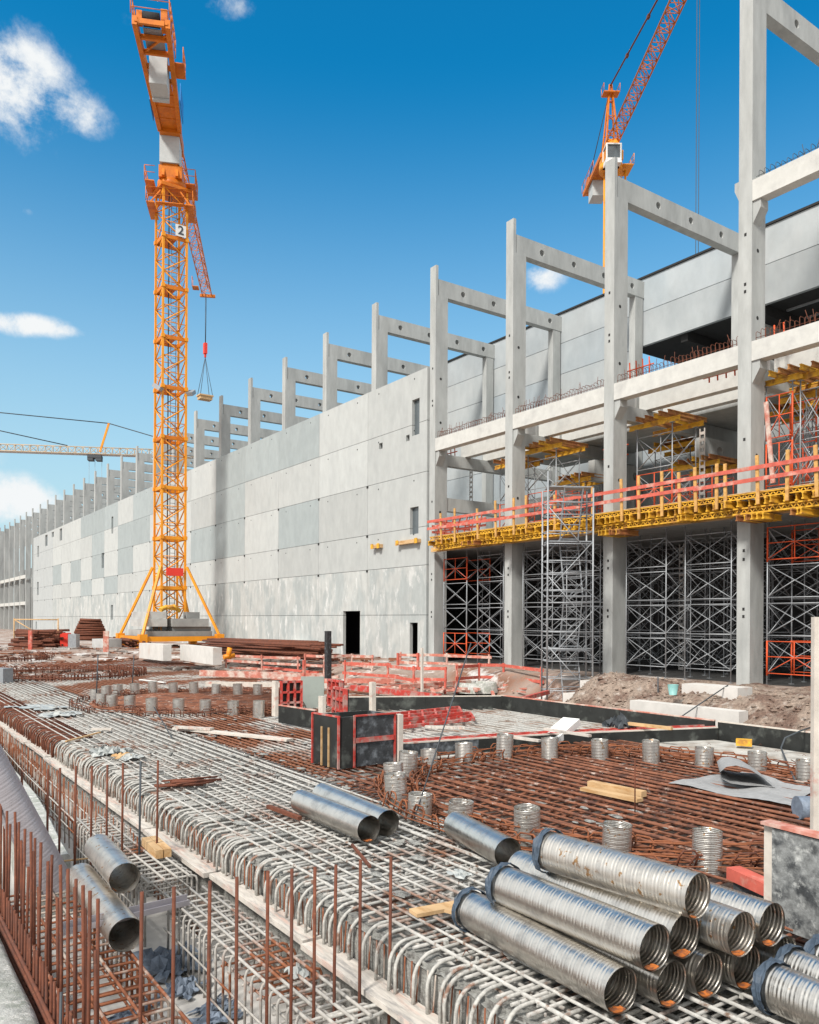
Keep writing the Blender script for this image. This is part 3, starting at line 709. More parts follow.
# ------------------------------------------------------------------ stair tower
P0 = Vector((21.35, 21.75, -.3)); 
st = thing('stair_tower', 'slender silver scaffold stair tower with ladder in front of the platform', 'stair tower', P0)
ux = Vector((.85, -.52, 0)).normalized(); uy = Vector((.52, .85, 0)).normalized(); Wd, Dp = 1.72, .9
def sp(a, c, z): return P0 + ux*a + uy*c + Vector((0, 0, z))
Hs = 8.1
for a in (0, Wd):
    for c in (0, Dp):
        b = MB(); b.bar(sp(a, c, 0), sp(a, c, Hs + (.6 if a == 0 and c == 0 else 0)), .035, 6); build(b, 'leg', 'galv', st)
z = .5; i = 0
while z < Hs:
    b = MB()
    for c in (0, Dp): b.bar(sp(0, c, z), sp(Wd, c, z), .022, 5)
    for a in (0, Wd): b.bar(sp(a, 0, z), sp(a, Dp, z), .022, 5)
    build(b, 'transom', 'galv', st); z += .63 if i % 2 else .47; i += 1
z = .3; i = 0
while z < Hs-1.6:
    b = MB(); 
    if i % 2: b.bar(sp(0, 0, z), sp(Wd, 0, z+1.9), .02, 5)
    else: b.bar(sp(Wd, 0, z), sp(0, 0, z+1.9), .02, 5)
    b.bar(sp(0, Dp, z), sp(Wd, Dp, z+1.9), .02, 5); build(b, 'brace', 'galv', st)
    z += 1.3; i += 1
z = -.0; i = 0
while z < 6.6:
    b = MB(); a0 = .65; a1 = 1.35
    c0, c1 = (.1, .8) if i % 2 == 0 else (.8, .1)
    for a in (a0, a1): b.beam(sp(a, c0, z), sp(a, c1, z+2.0), .03, .09)
    for j in range(8): t = j/7.5; q = c0+(c1-c0)*t; b.beam(sp(a0, q, z+2.0*t+.1), sp(a1, q, z+2*t+.1), .16, .025)
    build(b, 'ladder', 'steelgrey', st)
    b = MB(); b.beam(sp(.05, Dp/2, z+2.0), sp(Wd-.05, Dp/2, z+2.0), Dp-.1, .04); build(b, 'landing', 'steelgrey', st)
    z += 2.05; i += 1

# ------------------------------------------------------------------ tower crane 2 (the big one)
def lattice(b, p, q, wd, ht, n, rc, rd, tri=False, up=(0, 0, 1), taper=1):
    p = Vector(p); q = Vector(q); a = (q-p).normalized(); u = Vector(up); r = a.cross(u).normalized(); u = r.cross(a).normalized()
    L = (q-p).length
    def cn(t):
        o = p + a*(L*t); k = 1+(taper-1)*t
        if tri: return [o - r*wd/2*k, o + r*wd/2*k, o + u*ht*k]
        return [o - r*wd/2*k - u*ht/2*k, o + r*wd/2*k - u*ht/2*k, o + r*wd/2*k + u*ht/2*k, o - r*wd/2*k + u*ht/2*k]
    m = 3 if tri else 4
    A_, Z_ = cn(0), cn(1)
    for i in range(m): b.bar(A_[i], Z_[i], rc, 5)
    for s in range(n):
        c0, c1 = cn(s/n), cn((s+1)/n)
        for i in range(m):
            j = (i+1) % m
            b.bar(c0[i], c0[j], rd, 4)
            if s % 2: b.bar(c0[i], c1[j], rd, 4)
            else: b.bar(c0[j], c1[i], rd, 4)
    for i in range(m): b.bar(Z_[i], Z_[(i+1) % m], rd, 4)
# mast axis
dM = 62.0
mc = D(170.5, 400, dM); mx, my = mc.x, mc.y; W2 = .9
MZ0 = .95
crane = thing('tower_crane', 'tall orange tower crane numbered 2 standing before the panel wall', 'crane', (mx, my, MZ0))
def section(z0, z1):
    t = None
    b = MB()
    cs = [(-W2, -W2), (W2, -W2), (W2, W2), (-W2, W2)]
    for x, y in cs: b.beam((mx+x, my+y, z0), (mx+x, my+y, z1), .15, .15)
    n = 3; hh = (z1-z0)/n
    for s in range(n):
        a = z0+s*hh; c = a+hh
        for i in range(4):
            j = (i+1) % 4; p, q = cs[i], cs[j]
            b.bar((mx+p[0], my+p[1], a), (mx+q[0], my+q[1], a), .035, 4)
            if (s+i) % 2: b.bar((mx+p[0], my+p[1], a), (mx+q[0], my+q[1], c), .05, 5)
            else: b.bar((mx+q[0], my+q[1], a), (mx+p[0], my+p[1], c), .05, 5)
            b.bar((mx+p[0]*.98, my+p[1]*.98, c), (mx+(p[0]+q[0])/2, my+(p[1]+q[1])/2, a+hh*.5), .035, 4)
    for x, y in cs: b.box(mx+x-.13, mx+x+.13, my+y-.13, my+y+.13, z0+.02, z0+.3)
    build(b, 'mast_section', 'yelorange', crane)
    b = MB()
    b.box(mx-W2+.1, mx+.2, my-W2+.1, my+W2-.1, z0+.1, z0+.16)
    for i in range(4):
        j = (i+1) % 4; b.beam((mx+cs[i][0], my+cs[i][1], z0+.14), (mx+cs[j][0], my+cs[j][1], z0+.14), .06, .24)
    build(b, 'rest_platform', 'orange' if z0 > 14 else 'yelorange', crane)
zt = 35.5; ns = 9; zb = MZ0+.3
for i in range(ns): section(zb + (zt-zb)*i/ns, zb + (zt-zb)*(i+1)/ns)
b = MB()
for s in (-.2, .2): b.bar((mx+s+.2, my, zb), (mx+s+.2, my, zt), .03, 4)
z = zb
while z < zt: b.bar((mx, my, z), (mx+.4, my, z), .02, 4); z += .35
build(b, 'ladder', 'steelgrey', crane)
b = MB(); b.bar((mx-.3, my-.3, zb), (mx-.3, my-.35, zt), .05, 5); build(b, 'power_cable', 'cable', crane)
# cruciform base with struts
HB = 2.9
fz = MZ0+.25
b = MB()
for (x0, y0, x1, y1) in ((-HB, -HB, HB, -HB), (HB, -HB, HB, HB), (HB, HB, -HB, HB), (-HB, HB, -HB, -HB)):
    b.beam((mx+x0, my+y0, fz+.15), (mx+x1, my+y1, fz+.15), .28, .36)
build(b, 'base_frame', 'yelorange', crane)
for sx in (-1, 1):
    for sy in (-1, 1):
        b = MB(); b.box(mx+sx*HB-.28, mx+sx*HB+.28, my+sy*HB-.28, my+sy*HB+.28, fz-.4, fz+.5); b.box(mx+sx*HB-.45, mx+sx*HB+.45, my+sy*HB-.45, my+sy*HB+.45, fz-.6, fz-.4); build(b, 'foot', 'yelorange', crane)
        b = MB(); b.beam((mx+sx*HB, my+sy*HB, fz+.4), (mx+sx*(W2+.1), my+sy*(W2+.1), fz+5.6), .17, .17); build(b, 'strut', 'yelorange', crane)
b = MB(); b.box(mx-.6, mx+.7, my-W2-.2, my-W2-.12, fz+4.9, fz+5.5); build(b, 'red_plate', 'red', crane)
# slewing unit
b = MB(); b.box(mx-1.15, mx+1.15, my-1.15, my+1.15, zt, zt+.25)
for i in range(24): pass
b.path([(mx, my, zt+.25), (mx, my, zt+.8)], 1.05, 20); build(b, 'slewing_ring', 'orange', crane)
jd = Vector((S_, C_, 0)) - Vector((C_, -S_, 0))*.185; jd.normalize(); jr = Vector((jd.y, -jd.x, 0))
def cp(a, r, z): return Vector((mx, my, z)) + jd*a + jr*r
b = MB(); b.beam(cp(-1.0, 0, zt+1.25), cp(1.0, 0, zt+1.25), 1.7, .9); b.beam(cp(-1.15, -.5, zt+.8), cp(-.6, -.5, zt+2.2), .2, .2); b.beam(cp(-1.15, .5, zt+.8), cp(-.6, .5, zt+2.2), .2, .2)
build(b, 'turntable', 'orange', crane)
for sgn, nm in ((-1, 0), (1, 1)):
    b = MB(); r0, r1 = (1.1, 2.0)
    b.beam(cp(-1.2, sgn*1.5, zt+.35), cp(1.2, sgn*1.5, zt+.35), .7, .07)
    for zz in (.95, 1.45):
        b.bar(cp(-1.2, sgn*1.85, zt+zz), cp(1.2, sgn*1.85, zt+zz), .03, 4); b.bar(cp(-1.2, sgn*1.1, zt+zz), cp(-1.2, sgn*1.85, zt+zz), .03, 4)
    for a in (-1.2, -.4, .4, 1.2): b.bar(cp(a, sgn*1.85, zt+.35), cp(a, sgn*1.85, zt+1.45), .03, 4)
    build(b, 'service_platform', 'orange', crane)
for sgn in (-1, 1):
    b = MB(); b.beam(cp(-1.4, sgn*1.4, zt-1.35), cp(1.4, sgn*1.4, zt-1.35), .6, .08); b.beam(cp(-1.45, 0, zt-1.34), cp(-.95, 0, zt-1.34), 2.0, .05) if sgn > 0 else None
    for zz in (-.85, -.3):
        b.bar(cp(-1.5, sgn*1.7, zt+zz), cp(1.5, sgn*1.7, zt+zz), .03, 4); b.bar(cp(-1.5, -1.7, zt+zz), cp(-1.5, 1.7, zt+zz), .03, 4)
    for a in (-1.5, -.5, .5, 1.5): b.bar(cp(a, sgn*1.7, zt-1.35), cp(a, sgn*1.7, zt-.3), .03, 4)
    for a in (-.8, .8): b.beam(cp(a, sgn*.7, zt-.1), cp(a, sgn*1.6, zt-1.3), .1, .1)
    build(b, 'service_platform', 'orange', crane)
# white cabin (seen from behind) and neck
b = MB(); b.beam(cp(-1.15, -.05, zt+2.9), cp(.6, -.05, zt+2.9), 1.45, 2.1); build(b, 'cabin', 'cw', crane)
ZJ = zt+4.1
b = MB(); b.beam(cp(-.6, 0, zt+1.5), cp(.8, 0, ZJ), 1.1, 1.0); b.beam(cp(-1.6, 0, ZJ+.2), cp(1.6, 0, ZJ+.2), 1.5, .9); build(b, 'tower_head', 'orange', crane)
# counter jib: box deck toward the viewer
CJ = 12.0
b = MB()
b.beam(cp(-1.4, -.72, ZJ+.1), cp(-CJ, -1.0, ZJ+.45), .3, .55); b.beam(cp(-1.4, .72, ZJ+.1), cp(-CJ, 1.0, ZJ+.45), .3, .55)
for i in range(9):
    a = -1.4 - i*(CJ-1.4)/8; b.beam(cp(a, -.8, ZJ+.15+.03*i), cp(a, .8, ZJ+.15+.03*i), .18, .3)
b.beam(cp(-1.4, 0, ZJ+.06), cp(-6.9, 0, ZJ+.2), 1.3, .06)
b.beam(cp(-9.3, -.8, ZJ+.3), cp(-11.0, .8, ZJ+.4), .12, .12)
build(b, 'counter_jib', 'orange', crane)
b = MB(); b.beam(cp(-7.0, 0, ZJ-.1), cp(-8.5, 0, ZJ-.1), 1.15, 2.0); build(b, 'counterweight', 'cw', crane)
b = MB(); b.beam(cp(-6.7, 0, ZJ-.55), cp(-6.98, 0, ZJ-.55), 1.1, 1.4); build(b, 'counterweight', 'cw', crane)
b = MB(); b.beam(cp(-9.2, 0, ZJ+.52), cp(-11.2, 0, ZJ+.58), 1.2, .05); build(b, 'grating', 'steelgrey', crane)
b = MB(); b.path([cp(-11.4, -.55, ZJ+1.0), cp(-11.4, .45, ZJ+1.0)], .42, 16); build(b, 'winch_drum', 'dark', crane)
b = MB(); b.beam(cp(-11.4, .55, ZJ+1.0), cp(-11.4, .95, ZJ+1.0), .8, 1.0); b.beam(cp(-11.4, -.95, ZJ+1.0), cp(-11.4, -.6, ZJ+1.0), .5, .7); b.beam(cp(-12.0, -1.0, ZJ+.42), cp(-12.0, 1.0, ZJ+.42), .1, .14); build(b, 'winch_frame', 'orange', crane)
b = MB()
for sgn in (-1, 1):
    for zz in (1.2, 1.75): b.bar(cp(-8.8, sgn*1.15, ZJ+zz), cp(-12.1, sgn*1.15, ZJ+zz), .03, 4)
    for j in range(6): a = -8.8 - j*.74; b.bar(cp(a, sgn*1.15, ZJ+.5), cp(a, sgn*1.15, ZJ+1.75), .03, 4)
for zz in (1.2, 1.75): b.bar(cp(-12.1, -1.15, ZJ+zz), cp(-12.1, 1.15, ZJ+zz), .03, 4)
b.beam(cp(-8.4, 1.3, ZJ+.5), cp(-6.8, 1.3, ZJ+.5), .7, .06)
for zz in (1.1, 1.6): b.bar(cp(-8.4, 1.6, ZJ+zz), cp(-6.8, 1.6, ZJ+zz), .03, 4)
for a in (-8.4, -7.6, -6.8): b.bar(cp(a, 1.6, ZJ+.5), cp(a, 1.6, ZJ+1.6), .03, 4)
build(b, 'guard_rail', 'orange', crane)
for sgn in (-1, 1):
    b = MB(); b.beam(cp(-2.4, sgn*1.05, ZJ+.7), cp(-4.6, sgn*1.05, ZJ+.9), .05, 1.5); build(b, 'side_board', 'blue', crane)
# main jib pointing away
JL = 30.5
_cp = cp
jd3 = (Vector((S_, C_, 0)) - Vector((C_, -S_, 0))*.160).normalized(); jr3 = Vector((jd3.y, -jd3.x, 0))
def cp(a, r, z): return Vector((mx, my, z)) + jd3*a + jr3*r
b = MB(); lattice(b, cp(1.2, 0, ZJ+.1), cp(JL, 0, ZJ+.1), 1.3, 1.4, 20, .06, .03, tri=True, taper=.8); build(b, 'jib', 'orange', crane)
b = MB(); b.beam(cp(JL-.3, -.8, ZJ+.1), cp(JL-.3, .9, ZJ+.1), .3, .3); b.beam(cp(JL-2.6, -.7, ZJ), cp(JL-2.6, -1.4, ZJ), 1.1, .06)
for a in (JL-3.1, JL-2.1): b.bar(cp(a, -1.4, ZJ), cp(a, -1.4, ZJ+1.1), .03, 4)
b.bar(cp(JL-3.1, -1.4, ZJ+1.1), cp(JL-2.1, -1.4, ZJ+1.1), .03, 4); build(b, 'jib_tip', 'orange', crane)
# sign with the number 2
sgc = (mx + .38, my - W2 - .14, zt-3.1)
b = MB(); b.box(sgc[0]-.40, sgc[0]+.40, sgc[1]-.03, sgc[1], sgc[2]-.44, sgc[2]+.44); sg = build(b, 'number_sign', 'white', crane)
def text_mesh(txt, size, loc, rot, name, m, parent):
    cu = bpy.data.curves.new(name, 'FONT'); cu.body = txt; cu.size = size; cu.extrude = .01; cu.offset = .018; cu.align_x = 'CENTER'; cu.align_y = 'CENTER'
    o = bpy.data.objects.new('tmp', cu); C.objects.link(o); dg = bpy.context.evaluated_depsgraph_get(); me = bpy.data.meshes.new_from_object(o.evaluated_get(dg))
    bpy.data.objects.remove(o); ob = bpy.data.objects.new(name, me); C.objects.link(ob); me.materials.clear(); me.materials.append(M[m])
    ob.parent = parent; ob.location = Vector(loc) - wloc(parent); ob.rotation_euler = rot; return ob
text_mesh('2', .92, (sgc[0], sgc[1]-.042, sgc[2]), (R(90), 0, 0), 'number', 'cable', sg)
# floodlights on the mast
for sx, sy in ((-1, -1), (1, -1)):
    b = MB(); p = Vector((mx+sx*(W2+.45), my+sy*W2, 20.2)); b.beam((mx+sx*W2, my+sy*W2, 20.0), p, .05, .05); b.beam(p+Vector((-.3*sx, -.2, -.15)), p+Vector((.1*sx, .2, .2)), .6, .3); build(b, 'floodlight', 'steelgrey', crane)
# hook and load
hp = cp(JL-1.0, .3, ZJ)
hp = D(205.5, 300, (hp.x*S_+hp.y*C_)); hd = hp.x*S_+hp.y*C_
rope_top = Vector((hp.x, hp.y, ZJ+.05)); hk = D(206, 345, hd); hk.x, hk.y = hp.x, hp.y
b = MB(); b.bar(rope_top, (hp.x, hp.y, hk.z), .035, 5); b.bar(rope_top+Vector((.12, 0, 0)), (hp.x+.05, hp.y, hk.z), .025, 4); build(b, 'hoist_rope', 'cable', crane)
b = MB(); b.beam((hp.x, hp.y, hk.z-1.0), (hp.x, hp.y, hk.z+.2), .45, .35); b.beam((hp.x, hp.y, hk.z-1.4), (hp.x, hp.y, hk.z-1.0), .2, .2); build(b, 'hook_block', 'red', crane)
lz = D(206, 400, hd).z
ld = thing('hanging_skip', 'small beige load tray hanging on slings from the orange crane hook', 'load', (hp.x, hp.y, lz))
b = MB(); b.box(hp.x-.7, hp.x+.7, hp.y-.5, hp.y+.5, lz, lz+.35); b.box(hp.x-.8, hp.x+.8, hp.y-.6, hp.y+.6, lz+.352, lz+.5); build(b, 'tray', 'wood', ld)
b = MB()
for sx in (-1, 1):
    for sy in (-1, 1): b.bar((hp.x+sx*.7, hp.y+sy*.5, lz+.5), (hp.x, hp.y, hk.z-1.4), .03, 4)
build(b, 'sling', 'cable', ld)
# ballast slabs and objects around the crane base
bal = []
def slab(x0, x1, y0, y1, z0, z1, lab, t=1.0):
    b = MB(); b.box(mx+x0, mx+x1, my+y0, my+y1, fz+z0, fz+z1); build(b, 'ballast_block', 'ballast', None, label=lab, cat='ballast block', group='concrete ballast on the crane base', color=(t*1.0, t*1.0, t*.98))
slab(-2.5, 2.5, -2.45, -1.0, .335, .72, 'lowest front ballast slab on the crane base frame', .8)
slab(-2.4, -.95, -.98, 2.4, .335, .8, 'lowest left ballast slab beneath the pale stack', 1.2)
slab(-.5, 2.45, -2.3, -1.0, .725, 1.05, 'dark second ballast slab in the front stack', .6)
slab(-2.45, -.95, -2.4, -.98 + 2.6, 1.06, 1.62, 'pale lower block of the left ballast stack', 1.5)
slab(-2.4, -.98, -2.35, 1.6, 1.63, 2.15, 'pale topmost block of the left ballast stack', 1.5)
slab(-.6, 2.2, -2.5, -1.1, 1.055, 1.65, 'long grey ballast slab topping the front stack', 1.0)
slab(-.9, 2.4, -1.0, 2.3, .34, 1.6, 'rear ballast block behind the mast foot', .9)
slab(.6, 1.6, -2.2, -1.4, 1.655, 2.15, 'small brownish ballast cube on top of the front stack', .75)
b = MB(); b.path([(mx-1.4, my-2.2, fz+2.3), (mx-.9, my-2.0, fz+2.5), (mx-.2, my-2.2, fz+2.4), (mx+.1, my-2.0, fz+2.25)], .18, 7); b.path([(mx-1.2, my-1.8, fz+2.35), (mx-.4, my-2.3, fz+2.6), (mx-.1, my-2.3, fz+2.3)], .14, 6); build(b, 'lifting_gear', 'yellow', None, label='heap of yellow lifting gear on the pale ballast blocks', cat='lifting gear')

# ------------------------------------------------------------------ second crane behind the hall
d2 = 90.0
c2 = D(611, 149, d2); cx, cy, cz = c2.x, c2.y, c2.z
crane2 = thing('tower_crane', 'orange tower crane with pointed head rising behind the hall at upper right', 'crane', (cx, cy, 0))
b = MB(); lattice(b, (cx+C_*.45, cy-S_*.45, 0), (cx+C_*.45, cy-S_*.45, cz-2.5), 1.6, 1.6, 30, .12, .06, up=(0, 1, 0)); build(b, 'mast', 'yelorange', crane2)
v = (D(640, 100, 100) - D(640, 100, 0)); 
j2 = (Vector((S_, C_, 0)) + Vector((C_, -S_, 0))*(-.022)).normalized() * -1   # toward the viewer
r2 = Vector((-j2.y, j2.x, 0))
def q2(a, r, z): return Vector((cx, cy, cz)) + j2*a + r2*r + Vector((0, 0, z))
b = MB(); b.path([q2(0, 0, -2.6), q2(0, 0, -1.9)], 1.3, 16); b.beam(q2(-1.2, 0, -1.4), q2(1.4, 0, -1.4), 2.0, 1.0); b.beam(q2(-1, 0, -1), q2(.8, 0, .3), 1.4, 1.6); build(b, 'turntable', 'yelorange', crane2)
b = MB(); b.beam(q2(1.0, 1.7, -2.2), q2(-1.4, 1.7, -2.2), 1.2, .1)
for a in (1, -.2, -1.4): b.bar(q2(a, 2.3, -2.2), q2(a, 2.3, -1.0), .04, 4)
b.bar(q2(1, 2.3, -1.0), q2(-1.4, 2.3, -1.0), .04, 4); b.bar(q2(1, 2.3, -1.6), q2(-1.4, 2.3, -1.6), .04, 4); build(b, 'service_platform', 'yelorange', crane2)
cabc = q2(1.2, -.1, -.9)
b = MB()
cw_, ch_ = 1.7, 2.0
for a in (-.9, .9):
    pass
b.beam(q2(.4, -.2, -.55), q2(2.0, -.2, -.55), cw_, .12); b.beam(q2(.4, -.2, -2.35+.0), q2(2.0, -.2, -2.35), cw_, .5)
for a in (.5, 1.95):
    for r in (-.2-cw_/2+.08, -.2+cw_/2-.08): b.beam(q2(a, r, -2.3), q2(a, r, -.55), .14, .14)
cab2 = build(b, 'cabin', 'white', crane2)
b = MB(); b.beam(q2(.6, -.2, -1.35), q2(1.85, -.2, -1.35), cw_-.2, 1.5); build(b, 'cab_glazing', 'glass', cab2)
b = MB(); lattice(b, q2(.6, 0, .4), q2(60, 0, .4), 1.35, 1.5, 50, .085, .045, tri=True); build(b, 'jib', 'orange', crane2)
b = MB()
for a in (-1.1, .7):
    for r in (-.7, .7): b.beam(q2(a, r, 0), q2(-.3, r*.15, 7.4), .14, .14)
for z in (1.8, 3.6, 5.4):
    t = z/7.4; b.bar(q2(-1.1+.8*t, -.7+.6*t, z), q2(.7-1*t, .7-.6*t, z), .06, 4); b.bar(q2(-1.1+.8*t, .7-.6*t, z), q2(.7-1*t, -.7+.6*t, z), .06, 4); b.bar(q2(.7-t, -.7+.6*t, z), q2(.7-1*t, .7-.6*t, z), .05, 4)
b.beam(q2(-.8, 0, 6.3), q2(.3, 0, 6.3), 1.8, .12)
for s in (-.9, .9): b.bar(q2(-.8, s, 6.3), q2(-.8, s, 7.2), .04, 4); b.bar(q2(.3, s, 6.3), q2(.3, s, 7.2), .04, 4); b.bar(q2(-.8, s, 7.2), q2(.3, s, 7.2), .04, 4)
build(b, 'tower_head', 'orange', crane2)
b = MB(); b.bar(q2(-.3, 0, 7.3), q2(30, 0, 2.2), .09, 5)
for a in (6, 13, 20): t = (a+.3)/30.3; b.beam(q2(a-.2, 0, 7.3-5.1*t), q2(a+.3, 0, 7.3-5.1*t-.1), .25, .3)
build(b, 'pendant', 'rust', crane2)
b = MB(); b.beam(q2(-1, -.8, -.1), q2(-9.5, -.8, -.1), .25, .5); b.beam(q2(-1, .8, -.1), q2(-9.5, .8, -.1), .25, .5); b.beam(q2(-1, 0, -.25), q2(-9.5, 0, -.25), 1.5, .06)
for a in range(-9, -1, 2): b.beam(q2(a, -.8, -.15), q2(a, .8, -.15), .2, .3)
for s in (-1, 1):
    b.bar(q2(-4, s, 1.0), q2(-9.5, s, 1.0), .04, 4)
    for a in (-4, -6, -8, -9.5): b.bar(q2(a, s, 0), q2(a, s, 1.0), .04, 4)
build(b, 'counter_jib', 'orange', crane2)
b = MB(); b.beam(q2(-5.8, .2, -1.1), q2(-7.8, .2, -1.1), 1.6, 2.0); build(b, 'counterweight', 'cw', crane2)
b = MB(); b.path([q2(-8.6, -.6, .7), q2(-8.6, .6, .7)], .8, 14); build(b, 'winch_drum', 'orange', crane2)
b = MB(); b.bar(q2(-.4, 0, 7.2), q2(-9, .6, 0), .05, 4); b.bar(q2(-.4, 0, 7.2), q2(-9, -.6, 0), .05, 4); build(b, 'pendant', 'cable', crane2)
b = MB(); b.beam(q2(-2.2, 1.3, 1.0), q2(-4.6, 1.3, 1.0), .06, 2.2); build(b, 'side_board', 'blue', crane2)
tr = q2(24.2, 0, .3)
aim = D(697, 0, tr.x*S_+tr.y*C_)
for dx in (0, .35):
    b = MB(); b.bar((aim.x+dx, aim.y, cz+.2), (aim.x+dx, aim.y, 8), .035, 4); build(b, 'hoist_rope', 'cable', crane2)

# ------------------------------------------------------------------ third crane, far left
d3 = 150.0
L0 = D(-150, 439.5, 146.5); L1 = D(214, 449.5, 156)
zj = 34.0
L0.z = zj; L1.z = zj
crane3 = thing('tower_crane', 'distant pale yellow crane jib reaching in from the left edge', 'crane', (L0.x, L0.y, 0))
b = MB(); lattice(b, L0, L1, 1.3, 1.35, 48, .10, .06, tri=True); build(b, 'jib', 'crane3', crane3)
b = MB(); b.beam(Vector((L0.x, L0.y, zj-.1)), Vector((L1.x, L1.y, zj-.1)) - (L1-L0)*.14, 1.3, .1); build(b, 'jib_walkway', 'boxblk', crane3)
b = MB(); lattice(b, (L0.x, L0.y, 0), (L0.x, L0.y, zj+6), 1.8, 1.8, 24, .12, .07, up=(0, 1, 0)); build(b, 'mast', 'yelorange', crane3)
def on3(px): 
    t = (px+150)/364.0; return L0 + (L1-L0)*t
b = MB(); pk = on3(104)+Vector((0, 0, 6.0)); b.beam(on3(95)+Vector((0, 0, .5)), pk, .35, .35); build(b, 'tie_post', 'yelorange', crane3)
b = MB(); b.bar(on3(-150)+Vector((0, 0, 8.8)), pk, .09, 4); b.bar(pk, on3(214)+Vector((0, 0, .8)), .09, 4); b.bar(on3(-150)+Vector((0, 0, 8.8)), on3(62)+Vector((0, 0, 1.5)), .09, 4); build(b, 'pendant', 'cable', crane3)
b = MB(); a = on3(83)+Vector((0, 0, -.5)); c = on3(97)+Vector((0, 0, -.5)); b.beam(a, c, 1.6, .5); b.beam(a+Vector((0, 0, -.4)), a+(c-a)*.4+Vector((0, 0, -.4)), 1.5, .7); b.beam(a+(c-a)*.6+Vector((0, 0, -.4)), c+Vector((0, 0, -.4)), 1.5, .7); build(b, 'trolley', 'cable', crane3)
b = MB()
for px in (84, 90, 97): b.bar(on3(px)+Vector((0, 0, -.8)), on3(px)+Vector((0, 0, -9)), .03, 4)
build(b, 'hoist_rope', 'steelgrey', crane3)

# ------------------------------------------------------------------ rebar mats
def jig(a): return random.uniform(-a, a)
def longbars(parent, x0, x1, step, y0, y1, z, r, m, name='long_bar', pair=False, lim=100, skip=None, n=6):
    rest = MB(); cnt = 0; x = x0
    while x < x1:
        for dx in ((0, .045) if pair and random.random() < .35 else (0,)):
            b = MB(); yy = y0
            pts = [(x+dx+jig(.012), y0 + (y1-y0)*i/5, z+jig(.008)) for i in range(6)]
            if skip and skip(x): pts = skip(x, pts)
            b.path(pts, r*random.uniform(.85, 1.1), n)
            if cnt < lim: build(b, name, m, parent)
            else: rest.v, rest.f, rest.sm = rest.v + [], rest.f, rest.sm; rest.path(pts, r, n)
            cnt += 1
        x += step + jig(step*.12)
    if rest.ok(): build(rest, name+'s', m, parent, kind='stuff')
def crossbars(parent, y0, y1, step, xf0, x1, z, r, m, name='cross_bar', near=60, n=6, hook=None):
    rest = MB(); y = y0; cnt = 0
    while y < y1:
        b = MB() if cnt < near else rest
        yy = y + jig(.02)
        x0 = xf0(yy) if callable(xf0) else xf0
        xx1 = x1(yy) if callable(x1) else x1
        pts = [(x0, yy, z+jig(.006)), ((x0+xx1)/2, yy+jig(.015), z+jig(.006)), (xx1, yy+jig(.02), z)]
        b.path(pts, r, n)
        if b is not rest: build(b, name, m, parent)
        cnt += 1; y += step*random.uniform(.85, 1.15) * (1 if y < 30 else 1.5)
    if rest.ok(): build(rest, name+'s', m, parent, kind='stuff')
# near grey mat, along the edge
mat1 = thing('rebar_mat', 'cement-splattered grey reinforcing mat with hooked edge running from the foreground', 'rebar mat', (5.5, 20, -.1))
longbars(mat1, 4.18, 6.85, .19, 1.6, 42, 0.0, .0165, 'greybar', pair=True)
crossbars(mat1, 1.8, 42, .18, 4.02, 6.95, -.042, .016, 'greybar', near=40)
b = MB()
x = 4.25
while x < 6.9: b.path([(x, 1.6, -.14+jig(.01)), (x+jig(.03), 42, -.14)], .017, 5); x += .2
y = 1.8
while y < 30: b.path([(4.05, y, -.175), (6.9, y+jig(.05), -.175)], .016, 5); y += .17
build(b, 'lower_bars', 'greybar', mat1, kind='stuff')
# hooked edge bars
rest = MB(); y = 2.2; cnt = 0
rest2 = MB()
while y < 40:
    b = MB() if cnt < 98 else (rest if y > 19.8 else rest2)
    ex = 3.86 + jig(.02); rr = .20 + jig(.03); zt_ = -.02 + jig(.012); sk = jig(.03)
    pts = [(4.02+rr+.55, y, zt_)]
    for i in range(6):
        t = math.pi/2*i/5; pts.append((ex + rr - rr*math.sin(t), y + sk*i/5, zt_ - rr + rr*math.cos(t)))
    pts.append((ex + jig(.012), y+sk+jig(.02), -.44))
    b.path(pts, .0175 if cnt < 150 else .02, 6 if cnt < 120 else 5)
    if b is not rest and b is not rest2: build(b, 'hooked_bar', 'hook', mat1)
    cnt += 1; y += random.choice([.08, .21, .16, .25, .2])
build(rest, 'hooked_bars', 'rust', mat1, kind='stuff'); build(rest2, 'hooked_bars', 'hook', mat1, kind='stuff')
b = MB()   # rust-stained back layer of thin vertical ties behind the hooks
y = 2.2
while y < 30:
    b.path([(3.93+jig(.02), y, -.1), (3.92+jig(.02), y+jig(.04), -.6)], .009, 4); y += .11
build(b, 'rear_ties', 'cagerust', mat1, kind='stuff')
# middle mat (half rusty)
mat2 = thing('rebar_mat', 'half rusty, half cement-grey reinforcing mat spreading toward the far tube ring', 'rebar mat', (12, 30, -.1))
longbars(mat2, 6.98, 9.5, .19, 13.25, 43, 0.0, .019, 'midbar', lim=20)
longbars(mat2, 9.6, 17.1, .19, 22.1, 43, 0.0, .019, 'midbar', lim=70)
longbars(mat2, 9.7, 17.1, .3, 13.9, 21.6, -.04, .012, 'greybar', lim=0)
crossbars(mat2, 13.3, 43, .19, 6.95, lambda y: 17.1 if y > 22 else 9.5, -.045, .017, 'midbar', near=0)
b = MB(); x = 7.0
while x < 17: b.path([(x, 13.3 if x < 9.5 else 22.2, -.14), (x+jig(.04), 40, -.14)], .018, 5); x += .17
build(b, 'lower_bars', 'midbar', mat2, kind='stuff')
